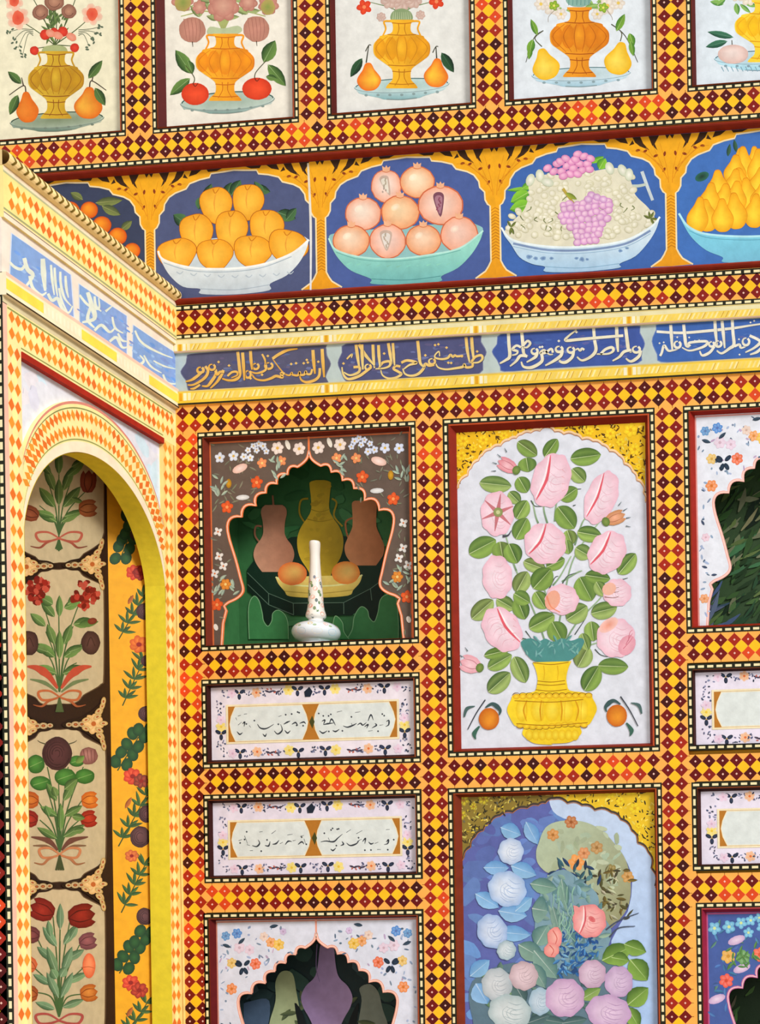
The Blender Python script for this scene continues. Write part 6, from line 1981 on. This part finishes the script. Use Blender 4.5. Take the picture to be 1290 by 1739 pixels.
# medallions
def medal(mp, cx, top, bot, half, slope, flat_top=False):
    A = Art(mp, 3)
    R = [(0, top), (60, top - 4), (104, top + 10), (128, top + 40), (176, top + 66), (226, top + 96), (half, top + 150), (half, bot - 150), (226, bot - 96), (180, bot - 66), (130, bot - 40), (104, bot - 10), (60, bot + 4), (0, bot)]
    if flat_top:
        R = [(0, top)] + [(half, top)] + R[7:]
    P = [(cx + u, y + slope * u) for u, y in R] + [(cx - u, y - slope * u) for u, y in R[::-1][1:-1]]
    C_ = cat(P, 3, True) if not flat_top else P
    my = (top + bot) / 2
    A.poly([(cx + (p[0] - cx) * 1.03, my + (p[1] - my) * 1.012) for p in C_], '#5a4430')
    A.poly(C_, '#c4b08a', (cx - 100, top, cx + 160, bot, '#bdac88'))
    return A
med = [(Ap, 325, 200, 950, 242, -.06, True), (Ap, 325, 992, 1722 - 0, 240, -.05, False), (Cp, 314, 186, 985, 242, -.02, False), (Cp, 312, 1030, 1850, 240, -.01, False)]
for m in med:
    A = medal(*m)
    A.build('medallion', tb)
GA, GB = '#6f8f4c', '#2c4a26'
def bow(A, x, y, w_, c, c2):
    for sg in (-1, 1):
        A.stroke([(x, y + 6), (x + sg * w_ * .45, y - 26), (x + sg * w_ * .95, y - 20), (x + sg * w_ * .8, y + 22), (x + sg * w_ * .3, y + 20), (x, y + 8)], 8, c, 8, 15)
        A.stroke([(x, y + 8), (x + sg * w_ * .5, y + 30), (x + sg * w_ * .8, y + 58), (x + sg * w_ * 1.2, y + 50)], 10, c, 4, 14, 6, c2)
def stems(A, x, y, pts, w_=9):
    for p in pts:
        A.stroke([(x, y), ((x * 2 + p[0]) / 3, (y + p[1] * .9) / 1.95), p], w_, '#3f5f34', 5)
# top bouquet
A = Art(Ap, 60)
stems(A, 322, 800, ((322, 420), (260, 500), (390, 500), (440, 680), (215, 640), (470, 560)))
for k in range(5):
    A.stroke([(304 + k * 9, 890 - abs(k - 2) * 6), (322, 800), (322 + (k - 2) * 16, 700)], 9, '#3f5a34', 7)
for l in ((322, 470, 140, 46, -90), (300, 560, 150, 50, -112), (345, 560, 150, 50, -68), (300, 650, 140, 56, -128), (345, 650, 150, 56, -50), (310, 730, 130, 50, -150), (335, 730, 130, 50, -32), (322, 640, 150, 48, -90), (300, 700, 110, 40, -165), (350, 700, 110, 40, -15), (280, 470, 110, 44, -130), (370, 480, 120, 44, -40), (390, 430, 90, 40, -30), (390, 600, 70, 30, 20)):
    A.leaf(*l, jit(GA, .15), GB, '#a0b478')
tulip(A, 478, 570, 84, 120, 4, '#a0583a', '#7a3024', '#4a1c14')
tulip(A, 430, 660, 90, 100, 84, '#c07a4a', '#8a4424', '#5a2a14')
tulip(A, 212, 700, 80, 100, -70, '#a0583a', '#7a3a24', '#4a1c14')
bow(A, 322, 812, 130, '#b05a48', '#6a3428')
A.build('painted_bouquet', tb)
# carnations
A = Art(Ap, 60)
stems(A, 325, 1660, ((320, 1140), (220, 1130), (450, 1130), (250, 1330), (400, 1300), (450, 1390), (200, 1390), (420, 1500)))
for l in ((325, 1250, 120, 40, -90), (300, 1250, 120, 50, -130), (350, 1200, 90, 50, -20), (290, 1180, 80, 60, -150), (370, 1180, 90, 60, -30), (250, 1300, 110, 50, -140), (400, 1290, 120, 60, -10), (300, 1400, 120, 50, -110), (350, 1400, 120, 50, -70), (300, 1470, 120, 56, -140), (350, 1470, 120, 56, -35), (310, 1560, 120, 56, -160), (345, 1560, 120, 56, -20), (325, 1480, 160, 46, -90), (380, 1440, 80, 44, -20), (260, 1440, 80, 44, -160)):
    A.leaf(*l, jit(GA, .15), GB, '#a0b478')
for x, y, r in ((212, 1108, 66), (465, 1132, 72)):
    for k in range(46):
        a, q = random.uniform(0, 6.28), random.random() ** .6
        A.ell(x + r * q * math.cos(a), y + r * q * math.sin(a) * 1.05, 18, 14, jit(random.choice(('#8f2018', '#a83428', '#6a1410', '#b84a3a', '#7a1a14')), .1), None, random.uniform(0, 180), 9, .2)
A.leaf(430, 1290, 110, 44, -8, '#5f8040', '#2c4a26', None)
A.ell(505, 1272, 26, 18, '#8a3a2a', '#6a2a1c', -10)
for x, y in ((496, 1390), (160, 1392)):
    ball(A, x, y, 52, 66, '#5a3a34', '#3a2422', 0, 0, 20, .05)
    A.stroke([(x - 20, y + 20), (x, y - 30), (x + 24, y + 20)], 4, '#2a1816', 3)
for sg in (-1, 1):
    A.stroke([(325 + sg * 10, 1640), (325 + sg * 60, 1570), (325 + sg * 120, 1530), (325 + sg * 176, 1520)], 12, '#b84a34', 8, 46)
    A.stroke([(325 + sg * 10, 1660), (325 + sg * 80, 1610), (325 + sg * 160, 1590)], 8, '#6a7a50', 6, 22)
bow(A, 325, 1680, 120, '#b8643a', '#8a4a2c')
for k in range(4):
    A.stroke([(308 + k * 12, 1770), (325, 1690)], 11, '#4a5a34', 9)
A.build('painted_bouquet', tb)
# dark rose bouquet
A = Art(Cp, 60)
stems(A, 315, 830, ((310, 470), (250, 380), (360, 380), (440, 380), (240, 470), (430, 560), (200, 560), (420, 660), (210, 660)))
for x, y, rx, ry in ((190, 366, 46, 50), (213, 466, 54, 38), (345, 434, 56, 46), (448, 430, 52, 40), (405, 350, 40, 30)):
    ball(A, x, y, rx, ry, '#4f8a3a', '#2a5a24', -.2, -.2, 20, .03)
    A.stroke([(x - rx * .7, y + ry * .3), (x, y), (x + rx * .7, y - ry * .3)], 3, '#86a860', 2)
ball(A, 302, 310, 78, 88, '#5a3436', '#3c2224', 0, 0, 26, .02)
for k in range(5):
    A.stroke(arc(302, 310, 66 - k * 13, 74 - k * 14, 20 + k * 50, 240 + k * 50, 10), 4, '#2c1618', 2)
for sg in (-1, 1):
    A.stroke([(302 + sg * 60, 260), (302 + sg * 90, 250), (302 + sg * 104, 240)], 6, '#4a4a34', 2)
ball(A, 468, 322, 48, 46, '#b07a70', '#7a4a44', -.2, -.2, 16, .06)
A.leaf(400, 360, 60, 36, -40, '#7a9a4a', '#3f5a2a', None)
for k in range(4):
    A.stroke([(440 + k * 20, 290), (446 + k * 18, 324), (456 + k * 14, 352)], 4, '#6a3a38', 2)
for x, y, a, c1, c2 in ((430, 560, 84, '#e08a34', '#c05a1c'), (205, 560, -84, '#d07a30', '#a84a1a'), (425, 664, 78, '#c03a24', '#8a1c14'), (200, 664, -78, '#b03424', '#7a1a14')):
    tulip(A, x, y, 84, 86, a, c1, c2, mix(c2, '#401008', .5))
for l in ((300, 560, 110, 44, -120), (335, 560, 110, 44, -60), (300, 640, 100, 44, -150), (340, 640, 110, 44, -30), (340, 500, 90, 50, -40), (300, 540, 60, 40, -110), (300, 760, 120, 40, -150), (335, 750, 130, 44, -30), (320, 720, 150, 40, -90), (260, 640, 60, 36, -110), (380, 640, 70, 40, 10), (390, 720, 60, 36, -10)):
    A.leaf(*l, jit(GA, .15), GB, '#a0b478')
for sg in (-1, 1):
    A.stroke([(315 + sg * 10, 820), (315 + sg * 60, 770), (315 + sg * 150, 750)], 8, '#6a4034', 6, 30)
    A.stroke([(315 + sg * 10, 830), (315 + sg * 70, 800), (315 + sg * 140, 796)], 6, '#7a5a40', 5, 16)
bow(A, 315, 836, 112, '#c07a50', '#8a5a3a')
for k in range(4):
    A.stroke([(296 + k * 13, 926), (315, 846)], 11, '#3f4a2c', 9)
A.build('painted_bouquet', tb)
# tulip bouquet
A = Art(Cp, 60)
stems(A, 312, 1700, ((320, 1110), (280, 1170), (370, 1190), (200, 1290), (420, 1320), (180, 1440), (440, 1440), (190, 1570), (430, 1580), (318, 1300)))
for l in ((318, 1240, 140, 40, -90), (300, 1330, 130, 46, -125), (335, 1320, 140, 46, -55), (280, 1400, 110, 44, -140), (350, 1400, 110, 44, -30), (300, 1470, 150, 46, -110), (330, 1470, 150, 46, -70), (270, 1530, 110, 40, -150), (350, 1520, 130, 40, -25), (310, 1600, 150, 44, -115), (322, 1600, 150, 44, -65), (290, 1660, 110, 40, -160), (330, 1650, 120, 40, -20), (300, 1500, 60, 50, -120), (318, 1490, 60, 50, -60), (270, 1280, 90, 36, -100), (370, 1290, 80, 36, -60)):
    A.leaf(*l, jit('#7a9a70', .12), '#3a5a3c', '#b0c4a0')
for x, y, w_, h_, a, c1, c2 in ((285, 1160, 110, 130, -68, '#a02c20', '#6a1210'), (360, 1180, 120, 140, 80, '#9c281c', '#641010'), (210, 1275, 84, 90, -80, '#8a4a48', '#5a2c30'), (418, 1312, 84, 92, 76, '#9a5a5c', '#6a3a42'), (190, 1445, 80, 90, -60, '#e08a5c', '#c0542c'), (424, 1582, 86, 90, 80, '#d88a3c', '#a8521c'), (200, 1585, 84, 84, -80, '#c0703a', '#8a3c1c')):
    tulip(A, x, y, w_, h_, a, c1, c2, mix(c2, '#300806', .5))
ball(A, 470, 1430, 34, 66, '#f09060', '#d8603a', 0, -.2)
A.stroke([(430, 1440), (470, 1436), (500, 1444)], 4, '#a84a28', 2)
bow(A, 312, 1712, 128, '#a84a44', '#7a3a30')
A.build('painted_bouquet', tb)
# corner arabesques between the medallions
for mp, y, cx in ((Ap, 968, 325), (Cp, 160, 314), (Cp, 1008, 312)):
    A = Art(mp, 30)
    for sg in (-1, 1):
        X = lambda u: cx + sg * u
        Yq = lambda u, v: v + y - sg * u * .04
        A.stroke([(X(16), Yq(16, 0)), (X(60), Yq(60, -22)), (X(120), Yq(120, -34)), (X(180), Yq(180, -70)), (X(236), Yq(236, -120))], 10, '#24130e', 9)
        A.stroke([(X(16), Yq(16, 0)), (X(60), Yq(60, 22)), (X(120), Yq(120, 30)), (X(180), Yq(180, 70)), (X(236), Yq(236, 112))], 10, '#24130e', 9)
        for u, r in ((50, 12), (85, 17), (118, 15)):
            A.ell(X(u), Yq(u, 0), r * 1.4, r, '#e8d8b0', '#a88a58', 0, 14)
            A.ell(X(u), Yq(u, 0), r * .7, r * .5, '#b86a34', '#7a3a1c', 0, 10)
        bloom(A, X(180), Yq(180, 0), 54, 8, '#e8c890', '#d8a868', '#b8602c', 10)
        for u, v, a in ((214, -62, -60), (222, 66, 60), (200, -36, -30), (210, 34, 30), (140, -22, -20), (140, 24, 20), (232, 0, 0), (226, -92, -70), (228, 96, 70), (206, -66, -40), (212, 68, 40), (232, -116, -80), (234, 120, 80)):
            A.ell(X(u), Yq(u, v), 24, 13, '#e4cfa0', '#b8904c', a * sg, 12)
            A.ell(X(u), Yq(u, v), 9, 5, '#a8582c', None, a * sg, 8)
    A.build('arabesque', tb)
# canted yellow side boards
cx0, cy0, cx1, cy1 = -.08, -.0735, -.0365, -.030
s = Solid()
nn = Vector((cy1 - cy0, -(cx1 - cx0), 0)).normalized()
def cant(a, z, h=0.0):
    return Vector((cx0 + (cx1 - cx0) * a, cy0 + (cy1 - cy0) * a, z)) + nn * h
ts = thing('yellow_flower_board', cant(.5, 1.2), 'narrow golden yellow board of climbing flower sprigs on the slanted side of the arched niche', 'painted panel')
s.hexa([cant(0, .6), cant(1, .6), cant(1, 2.4), cant(0, 2.4), cant(0, .6, -.006), cant(1, .6, -.006), cant(1, 2.4, -.006), cant(0, 2.4, -.006)], '#e2a01a')
s.build('board', M_PAINT, ts)
CP = Plane(cant(0, 0), nn)
Ad = lambda x, y, h=0.0: CP(x / 3.222, 660 + y / 3.222, h)
Cd = lambda x, y, h=0.0: CP(x / 3.109, 1180 + y / 3.109, h)
def sprig(mp, x, y, x1, y1, kind, n=5):
    A = Art(mp, 8)
    A.stroke([(x, y), ((x + x1) / 2 - 8, (y + y1) / 2 + 14), (x1, y1)], 7, '#3a4a20', 5)
    for i in range(n):
        q = (i + .8) / n
        px, py = x + (x1 - x) * q - 4, y + (y1 - y) * q
        if kind == 'round':
            for sg in (-1, 1):
                A.ell(px + sg * 30, py + random.uniform(-14, 14), 30, 36, '#2f5a2c', '#1c3c20', random.uniform(-40, 40), 14)
        else:
            for a in (-130, -95, -45, -10):
                A.leaf(px, py, random.uniform(56, 84), 18, a + random.uniform(-12, 12), jit('#4a6a34', .2), '#233c1e', None)
    return A
# one run of sprigs repeats down the board
def redflower(A, x, y, r, c=('#e0583a', '#b8301c')):
    for k in range(7):
        a = k * .9
        A.ell(x + r * .55 * math.cos(a), y + r * .45 * math.sin(a), r * .55, r * .42, jit(c[0], .1), c[1], math.degrees(a), 11, .1)
    A.ell(x, y, r * .3, r * .25, '#8a2018')
def darkrose(A, x, y, r):
    ball(A, x, y, r, r * 1.05, '#6a4444', '#3c2424', -.2, -.2, 18, .04)
    for k in range(3):
        A.stroke(arc(x, y, r * (.75 - k * .2), r * (.8 - k * .2), k * 60, k * 60 + 200, 8), 3, '#2c1618', 2)
for args in ((Ad, 650, 950, 740, 740, 'round'), (Ad, 650, 1370, 790, 1130, 'fern'), (Ad, 670, 1735, 790, 1480, 'fern'), (Cd, 620, 400, 770, 160, 'round'), (Cd, 625, 800, 780, 520, 'fern'), (Cd, 640, 1150, 770, 890, 'fern'), (Cd, 630, 1470, 780, 1240, 'round'), (Cd, 640, 1850, 780, 1620, 'fern')):
    A = sprig(*args)
    mp, x, y, x1, y1, kd = args
    if args[0] is Ad and y == 1370:
        redflower(A, 735, 1005, 44); redflower(A, 775, 1010, 44, ('#b83a2c', '#7a1c18')); darkrose(A, 790, 1220, 44); A.leaf(700, 1180, 60, 24, -60, '#b86a2c', '#7a3a1c', None)
    elif args[0] is Ad and y == 1735:
        redflower(A, 760, 1400, 50, ('#e07a2c', '#c0501c')); darkrose(A, 800, 1490, 30)
    elif args[0] is Ad:
        A.ell(690, 690, 30, 40, '#2f4a2c', '#1c3020')
        darkrose(A, 740, 800, 30)
    elif y == 400:
        darkrose(A, 770, 100, 40)
    elif y == 800:
        redflower(A, 700, 430, 46); redflower(A, 745, 455, 40, ('#a84a34', '#6a2c20')); darkrose(A, 775, 630, 44); A.leaf(660, 600, 70, 24, -60, '#b86a2c', '#7a3a1c', None)
    elif y == 1150:
        redflower(A, 695, 850, 34, ('#e07a3c', '#b8542c')); darkrose(A, 740, 750, 54)
    elif y == 1470:
        darkrose(A, 765, 1170, 44)
    else:
        redflower(A, 690, 1520, 44); redflower(A, 735, 1560, 44, ('#c84a30', '#8a2418')); A.leaf(670, 1700, 60, 24, -60, '#b86a2c', '#7a3a1c', None)
    A.build('painted_sprig', ts)
s = Solid()
s.hexa([Vector((q[0], -.444 - q[1], q[2])) for q in [tuple(cant(a, z, h)) for a, z, h in ((0, .6, 0), (1, .6, 0), (1, 2.4, 0), (0, 2.4, 0), (0, .6, -.006), (1, .6, -.006), (1, 2.4, -.006), (0, 2.4, -.006))]], '#e9a91e')
TRIM[0] += 1
setting(s.build('trim_%d' % TRIM[0], M_PAINT))
# ------------------------------------------------------------------ tidy
for o in bpy.data.objects:
    if '_o' in o:
        del o['_o']
